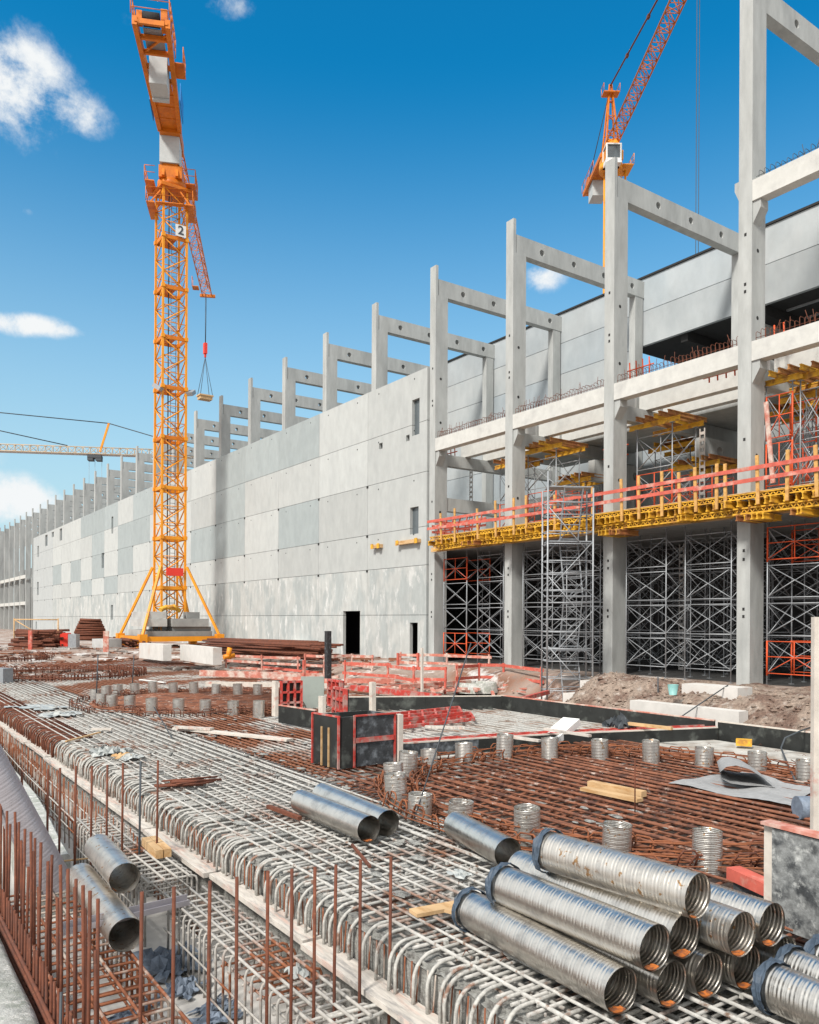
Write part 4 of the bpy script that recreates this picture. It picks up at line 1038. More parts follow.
# rusty mat inside the near ring
mat3 = thing('rebar_mat', 'dense dark rusty reinforcing mat inside the near ring of sleeve tubes', 'rebar mat', (11, 7, -.1))
longbars(mat3, 7.0, 14.75, .25, 1.5, 12.95, .03, .0185, 'matrust', pair=True, lim=95)
crossbars(mat3, 1.6, 12.95, .30, 6.92, 14.7, -.03, .016, 'matrust', near=0)
b = MB(); x = 7.0
while x < 14.7: b.path([(x, 1.6, -.2), (x+jig(.04), 12.9, -.2)], .018, 5); x += .35
y = 1.6
while y < 12.9: b.path([(6.95, y, -.23), (14.7, y+jig(.05), -.15)], .016, 5); y += .2
build(b, 'lower_bars', 'matrust', mat3, kind='stuff')
# far mats
mat4 = thing('rebar_mat', 'farthest low rusty reinforcing mat in front of the crane base', 'rebar mat', (10, 50, 0))
b = MB(); x = 4
while x < 17: b.path([(x, 46, .06), (x, 58, .34)], .022, 4); x += .28
build(b, 'long_bars', 'rust', mat4, kind='stuff')
b = MB(); y = 46
while y < 58: b.path([(4, y, .03 + (y-46)*.024), (17, y, .03 + (y-46)*.024)], .022, 4); y += .35
build(b, 'cross_bars', 'midbar', mat4, kind='stuff')

# hairpin loops standing in rows / rings
def hairpin(b, c, ang, w_, h, z, r=.010, lean=0):
    u = Vector((math.cos(ang), math.sin(ang), 0)); n_ = Vector((-u.y, u.x, 0))*lean
    c = Vector((c[0], c[1], 0)); rr = min(.05, w_*.3)
    P = [c - u*w_/2 + Vector((0, 0, z))]
    P += [c - u*w_/2 + Vector((0, 0, z+h-rr)) + n_, c - u*(w_/2-rr) + Vector((0, 0, z+h)) + n_, c + u*(w_/2-rr) + Vector((0, 0, z+h)) + n_, c + u*w_/2 + Vector((0, 0, z+h-rr)) + n_, c + u*w_/2 + Vector((0, 0, z))]
    b.path(P, r, 5)
RC = Vector((10.5, 8.75)); RR = 3.82
ring1 = thing('hairpin_ring', 'ring of bent rusty hairpin bars around the near sleeve tubes', 'rebar ring', (RC.x, RC.y, 0))
cnt = 0; rest = MB()
for i in range(150):
    a = 2*math.pi*i/150 + jig(.02); rr = RR + random.choice([-.32, -.24, .24, .34]) + jig(.05)
    c = (RC.x + rr*math.cos(a), RC.y + rr*math.sin(a))
    b = MB() if cnt < 95 and (math.pi*.35 < a or True) else rest
    hairpin(b, c, a + math.pi/2 + jig(.5), .25+jig(.07), .19+jig(.05), .0, .013, jig(.1))
    if b is not rest: build(b, 'hairpin_bar', 'hoop', ring1)
    cnt += 1
build(rest, 'hairpin_bars', 'rust', ring1, kind='stuff')
b = MB()
for rr in (RR-.3, RR-.22, RR+.22, RR+.32):
    for zz in (.05, .14):
        b.path([(RC.x + rr*math.cos(t*math.pi/24), RC.y + rr*math.sin(t*math.pi/24), zz+jig(.02)) for t in range(49)], .010, 5)
for i in range(70):
    a = random.uniform(0, 6.28); rr = RR+jig(.4); p = Vector((RC.x+rr*math.cos(a), RC.y+rr*math.sin(a), .05+random.random()*.12)); q = p+Vector((jig(.5), jig(.5), jig(.08))); b.bar(p, q, .009, 5)
build(b, 'ring_bars', 'hoop', ring1)
RC2 = Vector((9.7, 26.3)); 
ring2 = thing('hairpin_ring', 'ring of low rusty hairpin bars around the far sleeve tubes', 'rebar ring', (RC2.x, RC2.y, 0))
b = MB()
for i in range(150):
    a = 2*math.pi*i/150; rr = 3.7 + random.choice([-.35, .35])
    hairpin(b, (RC2.x+rr*math.cos(a), RC2.y+rr*math.sin(a)), a+math.pi/2+jig(.5), .25, .18+jig(.05), 0, .013)
build(b, 'hairpin_bars', 'rust', ring2, kind='stuff')
b = MB()
for rr in (3.35, 3.7, 4.05): b.path([(RC2.x + rr*math.cos(t*math.pi/24), RC2.y + rr*math.sin(t*math.pi/24), .1) for t in range(49)], .013, 5)
x = -3.4
while x < 3.4:
    h = math.sqrt(3.5**2 - x*x); b.path([(RC2.x+x, RC2.y-h, .045), (RC2.x+x, RC2.y+h, .045)], .018, 5); b.path([(RC2.x-h, RC2.y+x, .07), (RC2.x+h, RC2.y+x, .07)], .016, 5); x += .13
build(b, 'ring_bars', 'matrust', ring2)
# far hairpin rows (third foundation)
for i, (cx3, cy3, r3, lab) in enumerate(((8.6, 42.5, 3.6, 'far ring of rusty hairpin bars left of the two white blocks'), (6.0, 55, 4.2, 'farthest low ring of rusty hairpin bars near the rust heaps'))):
    t = thing('hairpin_ring', lab, 'rebar ring', (cx3, cy3, -.1)); b = MB(); z0 = -.05 if i == 0 else .3
    for k in range(170):
        a = 2*math.pi*k/170; rr = r3 + random.choice([-.3, .3, 0]); hairpin(b, (cx3+rr*math.cos(a), cy3+rr*math.sin(a)), a+math.pi/2+jig(.5), .3, .32+jig(.1), z0, .02)
    for rr in (r3-.3, r3, r3+.3): b.path([(cx3 + rr*math.cos(q*math.pi/24), cy3 + rr*math.sin(q*math.pi/24), z0+.15) for q in range(49)], .02, 5)
    build(b, 'hairpin_bars', 'rust', t, kind='stuff')

# ------------------------------------------------------------------ ribbed metal tubes
def ribbed(b, p, q, r, pitch=.09, nseg=28, per=14, seam=.006, inner=True, wav=.0012):
    """helical lock-seam tube, open at both ends"""
    p = Vector(p); q = Vector(q); L = (q-p).length; a = (q-p)/L
    u = a.orthogonal().normalized(); w_ = a.cross(u); m = max(4, int(L/pitch*per))
    for side in ((1, -1) if inner else (1,)):
        base = len(b.v)
        for i in range(m+1):
            s_ = L*i/m
            for k in range(nseg):
                t = 2*math.pi*k/nseg
                ph = (s_/pitch - k/nseg) % 1.0
                h = seam*max(0, 1-abs(ph-.5)/.06) + wav*math.cos(ph*2*math.pi*3)*(1 if side > 0 else 2.2)
                rr = r + h - (.004 if side < 0 else 0)
                b.v.append(tuple(p + a*s_ + u*(rr*math.cos(t)) + w_*(rr*math.sin(t))))
        for i in range(m):
            for k in range(nseg):
                k2 = (k+1) % nseg
                f = (base+i*nseg+k, base+i*nseg+k2, base+(i+1)*nseg+k2, base+(i+1)*nseg+k)
                b.f.append(f if side > 0 else f[::-1]); b.sm.append(True)
    return b
def tape(p, q, r, lo=0, ln=.07, n=22):
    """crumpled film wrapped round a pipe end"""
    b = MB(); p = Vector(p); q = Vector(q); a = (q-p).normalized(); u = a.orthogonal().normalized(); w_ = a.cross(u)
    rings = 5
    for i in range(rings+1):
        for k in range(n):
            t = 2*math.pi*k/n; rr = r + .012 + random.random()*.02; s_ = lo + ln*i/rings + jig(.012)
            b.v.append(tuple(p + a*s_ + u*(rr*math.cos(t)) + w_*(rr*math.sin(t))))
    for i in range(rings):
        for k in range(n):
            k2 = (k+1) % n; b.f.append((i*n+k, i*n+k2, (i+1)*n+k2, (i+1)*n+k)); b.sm.append(False)
    return b
def rust_patch(p, q, r, near=0.0, frac=.5, ang=0.0, ln=.16):
    """rusty puddle lying in the bottom of the open end"""
    b = MB(); p = Vector(p); q = Vector(q); a = (q-p).normalized(); down = Vector((0, 0, -1)); down = (down - a*down.dot(a)).normalized(); sd_ = a.cross(down)
    n = 9; base = []
    for i in range(n+1):
        t = ang + (i/n-.5)*frac*2
        d_ = down*math.cos(t) + sd_*math.sin(t)
        e = ln*(.5+.5*math.cos((i/n-.5)*math.pi*.9)) + jig(.015)
        b.v.append(tuple(p + a*.012 + d_*(r-.010))); b.v.append(tuple(p + a*(.012+e) + d_*(r-.010)))
    for i in range(n): b.f.append((2*i, 2*i+2, 2*i+3, 2*i+1)); b.sm.append(True)
    return b
RP = .166
def pipe(near, far, label, group=None, m='pipe', tp=False, rp=0, r=RP, pitch=.095, ang=0, seam=.0030):
    t = thing('corrugated_pipe', label, 'pipe', ((near[0]+far[0])/2, (near[1]+far[1])/2, min(near[2], far[2])-r), group)
    build(ribbed(MB(), near, far, r, pitch, per=18, seam=seam), 'pipe_wall', m, t)
    if tp: build(tape(far, near, r, -.01), 'end_wrap', 'wrap', t)
    if rp: build(rust_patch(near, far, r, frac=rp*.75, ang=ang, ln=.06+rp*.05), 'rust_stain', 'rustspot', t)
    return t
GP = 'stack of corrugated metal pipes'
z1, z2, z3 = .20, .20+.305, .20+.61
rowx = [4.50, 4.86, 5.22, 5.58, 5.95]
pipe((4.47, 3.80, z1), (4.60, 5.66, z1), 'longest bottom corrugated pipe nearest the mat edge, at the lower left of the stack', GP, tp=True, rp=.5)
pipe((4.85, 3.66, z1), (4.93, 5.3, z1), 'second corrugated pipe from the mat edge in the bottom row of the stack', GP, rp=.45)
pipe((5.20, 3.60, z1), (5.28, 5.2, z1), 'third corrugated pipe in the bottom row, its open end at the centre of the stack', GP, rp=.5)
pipe((5.56, 3.52, z1), (5.64, 5.2, z1), 'deeply shaded fourth pipe of the bottom row under the stack', GP, rp=.5)
pipe((5.96, 3.46, z1), (6.04, 4.9, z1), 'rightmost bottom-row pipe tucked behind the blue-wrapped pipes', GP)
pipe((4.66, 3.66, z2), (4.68, 5.30, z2), 'second-row corrugated pipe nearest the mat edge with blue-grey wrapped far end', GP, tp=True, rp=.5)
pipe((5.02, 3.68, z2), (5.12, 5.55, z2), 'second-row pipe directly under the topmost one, orange rust in its mouth', GP, rp=.7)
pipe((5.39, 3.46, z2), (5.46, 4.9, z2), 'short dull second-row pipe right of the topmost pipe', GP, m='pipe_r', rp=.5)
pipe((5.75, 3.44, z2), (5.80, 5.0, z2), 'second-row pipe at the right end of the stack near the grey formwork', GP, rp=.5)
pipe((5.06, 3.60, z3), (4.98, 5.06, z3), 'topmost pipe of the stack, rust-speckled with orange stain in its mouth', GP, m='pipe_r', tp=True, rp=.75, ang=.5)
a, c = G(508, 853, .2), G(458, 826, .2); a2 = a + (a-c)*0; pipe(a, c + (c-a)*.05, 'single short pipe lying behind the upper left of the stack', r=.17)
pipe(G(369, 829, .2), G(301, 801, .2), 'front one of two pipes lying together on the grey mat', 'pair of pipes on the grey mat', rp=.5)
pipe(G(388, 823, .2), G(322, 794, .2), 'rear one of two pipes lying together on the grey mat', 'pair of pipes on the grey mat')
pipe((5.33, 1.7, z1), (5.42, 3.26, z1), 'blue-wrapped pipe at the bottom right corner, nearest the viewer', tp=True)
pipe((5.70, 1.7, z1), (5.78, 3.34, z1), 'blue-wrapped pipe just behind the nearest one at the right edge', tp=True)
pipe((6.08, 1.8, z1), (6.12, 3.3, z1), 'third blue-wrapped pipe, barely entering at the right edge', tp=True)
GL = 'two weathered pipes leaning in the pit'
pipe((2.46, 8.95, -.02), (2.52, 10.35, -.02), 'upper weathered pipe in the pit, orange stain in its dark mouth', GL, m='pipe_r', rp=.5, r=.165, ang=.9)
pipe((2.27, 8.20, -.35), (2.31, 10.35, -.35), 'lower weathered pipe in the pit, under the grey steel strut', GL, m='pipe_r', r=.17)
# spiral duct leaning at the left
a = Vector((2.18, 10.95, -.62)); c = D(-45, 700, 9.6)
dt = thing('spiral_duct', 'large purple-grey spiral duct leaning down into the pit at the left edge', 'duct', a)
build(ribbed(MB(), a, c, .20, .145, 26, 24, .004, wav=.0012), 'duct_wall', 'duct', dt)

# sleeves
def sleeve(b, x, y, z0, r, h, tilt=0):
    top = Vector((x+jig(tilt), y+jig(tilt), z0+h)); ribbed(b, (x, y, z0), top, r, .06, 22, 10, .005, wav=.003)
nn = [('nearest sleeve tube of the near ring, at its right', (707, 865)), ('sleeve tube of the near ring right of the stack top pipe', (616, 853)), ('sleeve tube of the near ring above the single short pipe', (527, 836)),
      ('rust-stained squat sleeve tube of the near ring beside the short pipe', (460, 822)), ('low sleeve tube crossed by a thin dark rod in the near ring', (419, 815)), ('sleeve tube of the near ring right behind the pair of pipes', (396.5, 799)),
      ('sleeve tube touching the right foot of the black formwork box', (394, 781)), ('brownish sleeve tube behind the one at the black box', (407, 773)), ('small sleeve tube in front of the worn low board', (429.5, 763)),
      ('sleeve tube of the near ring, second right of the black box along the red-topped board', (464, 761)), ('tall bright sleeve tube at the middle of the red-topped board', (504, 757)), ('sleeve tube of the near ring below the leaning white sack', (549.6, 757.5)),
      ('sleeve tube in front of the low black board, left of the timber brace end', (600, 757.5)), ('tall bright sleeve tube near the end of the red-topped board', (651, 762)), ('sleeve tube left of the small yellow timber', (704, 765)),
      ('sleeve tube just behind the folded felt sheet', (757.5, 770)), ('sleeve tube beside the pale post at the right edge', (806, 779))]
for i, (lab, (px, py)) in enumerate(nn):
    p = G(px, py, .03); h = .37 if i not in (3, 4, 6) else .30
    if i in (8,): h = .28
    if i in (10, 13): h = .45
    b = MB(); sleeve(b, p.x, p.y, -.05, .168+jig(.006), h+.08+jig(.03), .03)
    build(b, 'sleeve_tube', 'sleeve', None, label=lab, cat='sleeve tube', group='sleeve tubes of the near ring')
ring2px = [(152, 713), (178.5, 713.5), (205.4, 713), (233.4, 714), (258.6, 714.5), (153, 694), (173.6, 694), (194, 694.5), (216, 695), (238, 696), (258, 696), (112, 708), (101.5, 707), (95.5, 702), (130, 709), (106.5, 698.5), (118, 695), (135, 694.5)]
lb2 = ['front row, straight under the crane base', 'front row, second right of the crane mast line', 'front row, middle one', 'front row, beside the box with white edge but one', 'front row, beside the red and white formwork edge', 'back row, leftmost of its even line',
       'back row, close behind its left neighbour', 'back row, third of the even line', 'back row, fourth of the even line', 'back row, fifth of the even line', 'back row, rightmost beside the white-edged formwork', 'left cluster, crossed by the thin slanting rod', 'left cluster, front left one', 'left cluster, outermost brown one', 'front row, leftmost wide one', 'left cluster, rear one', 'back row, leftmost one beside the tall thin rod', 'back row, left of the even line']
for lab, (px, py) in zip(lb2, ring2px):
    p = G(px, py, .02); b = MB(); ribbed(b, (p.x, p.y, -.05), (p.x+jig(.02), p.y, .44+jig(.05)), .172, .1, 16, 4, .004)
    build(b, 'sleeve_tube', 'sleeve', None, label='far sleeve tube: ' + lab, cat='sleeve tube', group='sleeve tubes of the far ring')

# ------------------------------------------------------------------ pit: ledge plank, cages, starter bars, curbs
b = MB()
for i in range(12):
    y = 2 + i*2.6; b.box(3.69 + jig(.03), 3.93, y, y+2.55, -.46, -.41+jig(.012))
build(b, 'ledge_plank', 'plank', None, label='long pale plank along the foot of the hooked bar edge', cat='plank')
def cage(x0, x1, y0, y1, z0, z1, label, m, sx=.17, sy=.17, r=.016, rnd=.06, nm='rebar_cage', both=True):
    t = thing(nm, label, 'rebar cage', ((x0+x1)/2, (y0+y1)/2, z0), 'rebar cages in the pit')
    y = y0; c = 0
    while y <= y1:
        b = MB(); j = jig(.015)
        P = [(x0, y, z0), (x0, y+j, z1-rnd), (x0+rnd*.3, y+j, z1-rnd*.3), (x0+rnd, y, z1), (x1-rnd, y+j, z1), (x1-rnd*.3, y, z1-rnd*.3), (x1, y, z1-rnd), (x1, y, z0)]
        b.path(P, r*.9, 6); build(b, 'stirrup', m, t); y += sy*random.uniform(.85, 1.15)
    x = x0+.02
    while x <= x1:
        b = MB(); b.path([(x+jig(.01), y0-.1, z1+.012+r), (x+jig(.01), (y0+y1)/2, z1+.012+r), (x+jig(.01), y1+.1, z1+.012+r)], r, 6); build(b, 'long_bar', m, t); x += sx*random.uniform(.85, 1.1)
    for zz in ((z0+z1)/2, z0+.08):
        for xx in (x0-.02, x1+.02):
            b = MB(); b.path([(xx, y0, zz), (xx, y1, zz)], r*.8, 5); build(b, 'side_bar', m, t)
    if both:
        b = MB(); x = x0+.05
        while x < x1: b.path([(x, y0, z1-.16), (x, y1, z1-.16)], r*.8, 5); x += sx
        y = y0+.07
        while y < y1: b.path([(x0, y, z1-.18), (x1, y, z1-.18)], r*.8, 5); y += sy
        build(b, 'inner_bars', m, t, kind='stuff')
    return t
cage(3.04, 3.66, 5.7, 9.35, -1.14, -.47, 'cement-grey rebar cage in the foreground below the plank ledge', 'cage')
cage(2.92, 3.56, 9.75, 13.4, -1.14, -.38, 'second cement-grey rebar cage, beside the upper weathered pipe', 'cage')
cage(1.52, 2.36, 4.3, 10.9, -1.14, -.60, 'long rust-brown rebar cage at the lower left with tall rods', 'cagerust', sx=.27, sy=.2)
# end loops of the foreground cage
b = MB()
for zz in (-.47, -.66): b.path([(2.3, 5.62, zz), (3.55, 5.62, zz), (3.67, 5.64, zz), (3.72, 5.70, zz), (3.68, 5.78, zz), (3.2, 5.82, zz)], .018, 6)
build(b, 'loop_bar', 'hook', None, label='horizontal U-shaped bars closing the near end of the foreground cage', cat='loop bars')
def rods(pts, z0, zt_, r, label, group, m='rust', name='starter_bar'):
    for i, (x, y) in enumerate(pts):
        b = MB(); lean = (jig(.02), jig(.02)); b.path([(x, y, z0), (x+lean[0], y+lean[1], zt_ + jig(.03))], r, 7)
        lab = label(i) if callable(label) else label
        build(b, name, m, None, label=lab, cat='starter bar', group=group)
topx = [(142, 892), (174, 887), (210, 881), (237, 877), (268, 871), (292, 869), (315, 867), (336, 865), (360.5, 860), (391, 857)]
for i, (px, py) in enumerate(topx):
    d = 6.0 + i*.115; t = D(px, py, d); b = MB(); b.path([(t.x - .012, t.y+jig(.02), -1.14), (t.x-.005, t.y+jig(.01), (t.z-1)*.5), tuple(t)], .0145, 7)
    build(b, 'starter_bar', 'rust', None, label=f'tall rusty upright bar, {ORD[i]} from the left in the nearest cross row', cat='starter bar', group='nearest cross row of upright bars')
lefttops = [(98, 899), (90, 891), (83, 885.5), (76, 879), (68, 869), (60.5, 865), (52, 855), (48, 866), (41, 842.5), (35, 838), (31, 832), (25, 829), (19, 822), (15, 812), (7, 811), (4, 809), (1, 802)]
for i, (px, py) in enumerate(lefttops):
    t = WX(px, py, 1.50 if i % 3 else 1.60); b = MB(); b.path([(t.x, t.y+jig(.02), -1.14), (t.x+jig(.015), t.y, (t.z-1.1)/2), tuple(t)], .0145, 7)
    build(b, 'starter_bar', 'rust', None, label=f'tall rusty upright bar, {ORD[i]} from the near end of the left-hand row', cat='starter bar', group='left-hand row of upright bars')
for i in range(12):
    y = 6.4 + i*.38; b = MB(); b.path([(1.56+jig(.03), y, -1.14), (1.56+jig(.02), y+jig(.03), .35+jig(.25))], .0155, 6)
    build(b, 'starter_bar', 'rust', None, label='upright rusty bar crowded behind the left-hand front row', cat='starter bar', group='upright bars crowded behind the left-hand row')
row2 = [(22, 772, .45), (48, 769, 1), (60, 768, 1), (76, 766, 1), (92, 766, 1), (107.5, 765, 1), (123, 763, 1), (140.6, 761.5, 1), (158, 760.5, 1)]
for i, (px, py, _) in enumerate(row2):
    t = D(px, py, 10.2 + i*.09); b = MB(); b.path([(t.x-.01, t.y+jig(.02), -.75), tuple(t)], .015, 6)
    build(b, 'starter_bar', 'rust' if i != 7 else 'cable', None, label=f'rusty upright bar, {ORD[i]} from the left in the rear cross row above the pit pipes', cat='starter bar', group='rear cross row of upright bars')
# left rust bundle at the curb
b = MB()
for i in range(6): b.path([(1.42+jig(.04), 3.0, -.62-.07*i), (1.43+jig(.02), 8, -.62-.07*i), (1.40+jig(.02), 14, -.60-.07*i)], .02, 6)
y = 4
while y < 12: b.path([(1.44, y, -1.1), (1.44, y+jig(.04), -.3)], .014, 5); y += .16
build(b, 'bar_bundle', 'rust', None, label='bundle of long rusty bars along the left concrete curb', cat='bar bundle')
b = MB(); b.path([(1.40, 6.9, -.2), (1.37, 6.8, -.7), (1.41, 6.85, -1.1)], .012, 6); build(b, 'black_rod', 'cable', None, label='short black rod against the rusty bundle at the left curb', cat='rod')
# left curb wall: box with rounded top
b = MB(); n = 40
prof = [(-4, -.62), (1.0, -.60), (1.28, -.62), (1.345, -.68), (1.37, -.80), (1.38, -1.3)]
for j in range(n+1):
    y = -2 + 17*j/n
    for (x, z) in prof: b.v.append((x+jig(.008), y, z+jig(.008)))
m_n = len(prof)
for j in range(n):
    for i in range(m_n-1): a = j*m_n+i; b.f.append((a, a+1, a+m_n+1, a+m_n)); b.sm.append(True)
build(b, 'foundation_curb', 'curb', None, label='mottled concrete curb filling the bottom left corner', cat='curb')
# pale curved curb behind the pipes
b = MB(); cen = []
for j in range(25):
    t = j/24; y = 11.35 + 15*t; x = 2.50 + .55*t - .12*math.cos(t*9.0)*(1-t)**2; cen.append((x, y))
for (x, y) in cen:
    for dx, z in ((-.50, -1.15), (-.48, -.36), (-.42, -.32), (.0, -.32), (.03, -.36), (.04, -1.15)): b.v.append((x+dx, y, z))
for j in range(24):
    for i in range(5): a = j*6+i; b.f.append((a, a+1, a+7, a+6)); b.sm.append(False)
b.f.append((0, 1, 2, 3, 4, 5)); b.sm.append(False); b.f.append(tuple(24*6+i for i in (5, 4, 3, 2, 1, 0))); b.sm.append(False)
build(b, 'curved_curb', 'curb', None, label='pale curved concrete curb behind the pit pipes', cat='curb')
# fence of short bars between curb and mat
fence = thing('bar_fence', 'dense row of thin short upright bars between curved curb and mat edge', 'rebar cage', (3.2, 18, -1.15))
y = 11.3; cnt = 0; rest = MB()
while y < 26:
    b = MB() if cnt < 98 else rest
    x = 3.02 + .02*(y-11) if cnt % 3 == 0 else 3.30 + .01*(y-11)
    b.path([(x, y, -1.15), (x+jig(.02), y+jig(.02), -.22+jig(.04))], .0105, 5)
    if b is not rest: build(b, 'upright_bar', 'cagerust', fence)
    cnt += 1; y += .125
build(rest, 'upright_bars', 'cagerust', fence, kind='stuff')
for x, z in ((2.98, -.45), (3.02, -.7), (3.3, -.5), (3.3, -.8), (3.12, -.95)):
    b = MB(); b.path([(x-.04, 11.2, z), (x, 18, z+.03), (x+.25, 26, z)], .012, 5); build(b, 'rail_bar', 'cage', fence)
b = MB(); b.path([(3.7, 28, -.9), (3.5, 20, -.95), (3.3, 12, -.95)], .03, 6); y = 20
while y < 36: b.path([(3.5, y, -1.1), (3.52, y, -.5)], .012, 5); y += .4
for z in (-.6, -.8): b.path([(3.6, 20, z), (3.6, 36, z)], .014, 5)
build(b, 'rear_fence', 'rust', None, label='rusty row of short uprights along the far part of the mat edge', cat='rebar cage', kind='stuff')
# steel strut, wood block, scraps
b = MB(); a, c = G(62, 933, -.28), G(188, 903, -.42); 
for dz, w2, h2 in ((0, .09, .012), (.045, .012, .09)): b.beam(a+Vector((0, .04*(h2 > .05), dz)), c+Vector((0, .04*(h2 > .05), dz)), w2, h2)
b.beam(a+Vector((0, -.045, .02)), c+Vector((0, -.045, .02)), .012, .06)
build(b, 'steel_strut', 'duct', None, label='pale grey steel channel laid across the pit in front of the lower pipe', cat='strut')
p = G(167, 850, -.32)
t = thing('wood_blocks', 'stack of small pine blocks lying on the grey cage by the plank ledge', 'timber blocks', (p.x, p.y, -.36))
for i in range(2):
    b = MB(); b.beam(Vector((3.34+i*.11, 10.55, -.29)), Vector((3.38+i*.11, 11.3, -.29)), .10, .11); build(b, 'block', 'wood', t)
def crumple(cx_, cy_, z, w_, l_, h, m, label, cat='film', ang=0, n=12, name='film_scrap', solid=True):
    b = MB(); ca, sa = math.cos(ang), math.sin(ang)
    H = [[random.random()**1.3*h*(1-.6*max(abs(_i/n-.5), abs(_j/n-.5))*2) for _i in range(n+1)] for _j in range(n+1)]
    for j in range(n+1):
        for i in range(n+1):
            u = (i/n-.5)*w_*(1+.3*math.sin(j*1.7)); v = (j/n-.5)*l_*(1+.25*math.sin(i*1.3)); u += jig(w_/n*.5); v += jig(l_/n*.5)
            b.v.append((cx_+u*ca-v*sa, cy_+u*sa+v*ca, z + H[j][i]))
    for j in range(n):
        for i in range(n): a = j*(n+1)+i; b.f.append((a, a+1, a+n+2, a+n+1)); b.sm.append(False)
    return build(b, name, m, None, label=label, cat=cat)
p = G(172, 965, -1.1); crumple(p.x, p.y, -1.12, .55, .7, .28, 'plastic', 'heap of crumpled blue-grey film on the pit floor beside the cage')
p = G(165, 980, -1.1); crumple(p.x+.1, p.y-.3, -1.12, .4, .35, .16, 'plastic', 'small folded blue-grey film flap just in front of the heap', ang=.7)
p = G(222, 1003, -1.1); crumple(p.x-.1, p.y, -1.12, .4, .2, .08, 'plastic', 'thin torn film strip on the pit floor against the cage foot', ang=.4)
p = G(215, 1015, -1.1); crumple(p.x, p.y-.05, -1.12, .42, .25, .08, 'plastic', 'flat film scrap nearest the bottom edge on the pit floor', ang=.2)
p = G(130, 1012, -1.1); crumple(p.x, p.y, -1.12, .6, .25, .08, 'plastic', 'dark film strip under the rust-brown cage', ang=.6)
p = G(297, 968, -.4); crumple(p.x, p.y, -.46, .14, .2, .12, 'clear', 'small shiny clear film knot on the foreground cage', n=8)

# ------------------------------------------------------------------ formwork on the mat
def board(p, q, z0, z1, th, m, label, name='edge_board', top=None, cat='formwork board', group=None):
    """upright board with stiffening top strip"""
    p = Vector((p[0], p[1], 0)); q = Vector((q[0], q[1], 0)); c = (p+q)/2
    t = thing(name, label, cat, (c.x, c.y, z0), group)
    b = MB(); L = (q-p).length; n = max(1, int(L/2.4)); d = (q-p)/L
    for i in range(n):
        a, e = p+d*(L*i/n+.004), p+d*(L*(i+1)/n-.004); b.beam(a+Vector((0, 0, (z0+z1)/2)), e+Vector((0, 0, (z0+z1)/2)), th, z1-z0)
    build(b, 'panel', m, t)
    if top:
        b = MB(); nrm = Vector((-d.y, d.x, 0)); b.beam(p+Vector((0, 0, z1+.018)), q+Vector((0, 0, z1+.018)), th+.012, .03); build(b, 'top_strip', top, t)
    return t
cA = G(348, 709.5, -.02); cB = G(496, 709, -.02); cD = Vector((17.35, 8.0, 0))
cB = Vector((17.3, 19.7, 0))
board(cA, cB, -.25, .36, .06, 'black', 'far cross run of low black formwork board behind the slab bay', top='whitewood')
board(cB, Vector((17.35, 11.9, 0)), -.25, .38, .06, 'black', 'long low black formwork board in front of the earth bank', top='pinkwood')
board(Vector((17.42, 11.85, 0)), Vector((17.45, 5.0, 0)), -.25, .36, .06, 'black', 'right-hand end run of black board below the earth bank', top='whitewood')
# red-topped inner board: from the black box to the right
iA = G(397, 755, 0); iB = G(560, 744, 0); iC = G(717, 737, 0)
pts = [iA, G(478, 749, 0), iB, iC]
for i in range(3):
    bd = board(pts[i], pts[i+1], -.2, .22, .06, 'black' if i else 'blackgrey', ['worn low board just right of the black formwork box', 'middle length of the low black board with red steel back', 'right length of low black board ending near the yellow timber'][i], top='whitewood', group='low boards behind the near ring')
    d = (pts[i+1]-pts[i]).normalized(); nrm = Vector((-d.y, d.x, 0)); nrm = nrm if nrm.dot(Vector((.57, .82, 0))) > 0 else -nrm
    b = MB(); off = nrm*.28
    for o_ in (nrm*.05, nrm*.32): b.beam(pts[i]+o_+Vector((0, 0, .24)), pts[i+1]+o_+Vector((0, 0, .24)), .05, .05)
    L = (pts[i+1]-pts[i]).length; k = 0
    while k*.4 < L: q = pts[i]+d*(k*.4); b.beam(q+nrm*.06+Vector((0, 0, .23)), q+nrm*.31+Vector((0, 0, .23)), .04, .04); k += 1
    for o_ in (nrm*.32,): b.beam(pts[i]+o_+Vector((0, 0, .0)), pts[i+1]+o_+Vector((0, 0, .0)), .05, .05)
    build(b, 'steel_back', 'redsteel', bd)
# black formwork box
c0, c1, c2_ = G(313, 762.5, 0), G(339, 769, 0), G(395, 762.5, 0)
c3 = c0 + (c2_-c1)
bx = thing('formwork_box', 'tall black formwork box with red steel edges standing on the mat', 'formwork box', (c1.x, c1.y, 0))
Hb = .97
def wallp(p, q, z0, z1, th, m, nm, par):
    b = MB(); b.beam(Vector((p.x, p.y, (z0+z1)/2)), Vector((q.x, q.y, (z0+z1)/2)), th, z1-z0); return build(b, nm, m, par)
dl = (c0-c1); dr = (c2_-c1)
wallp(c1+dl*.03, c1+dl*.97, 0, Hb, .05, 'black', 'side_panel', bx)
wallp(c1+dr*.03, c1+dr*.26, 0, Hb, .05, 'black', 'front_panel', bx)
b = MB(); b.beam(c1+dr*.29+Vector((0, 0, .24)), c1+dr*.97+Vector((0, 0, .24)), .05, .46); b.beam(c1+dr*.29+Vector((0, 0, .76)), c1+dr*.97+Vector((0, 0, .76)), .05, .40); build(b, 'front_panel', 'blackgrey', bx)
for i, (p, hh) in enumerate(((c1, Hb+.02), (c1+dr*.27, Hb+.02), (c2_, Hb+.02), (c0, Hb+.02))):
    b = MB(); n_ = Vector((-.03, -.03, 0)); b.beam(p+n_+Vector((0, 0, 0)), p+n_+Vector((0, 0, hh)), .035, .04, up=(1, 0, 0)); build(b, 'edge_strip', 'redsteel', bx)
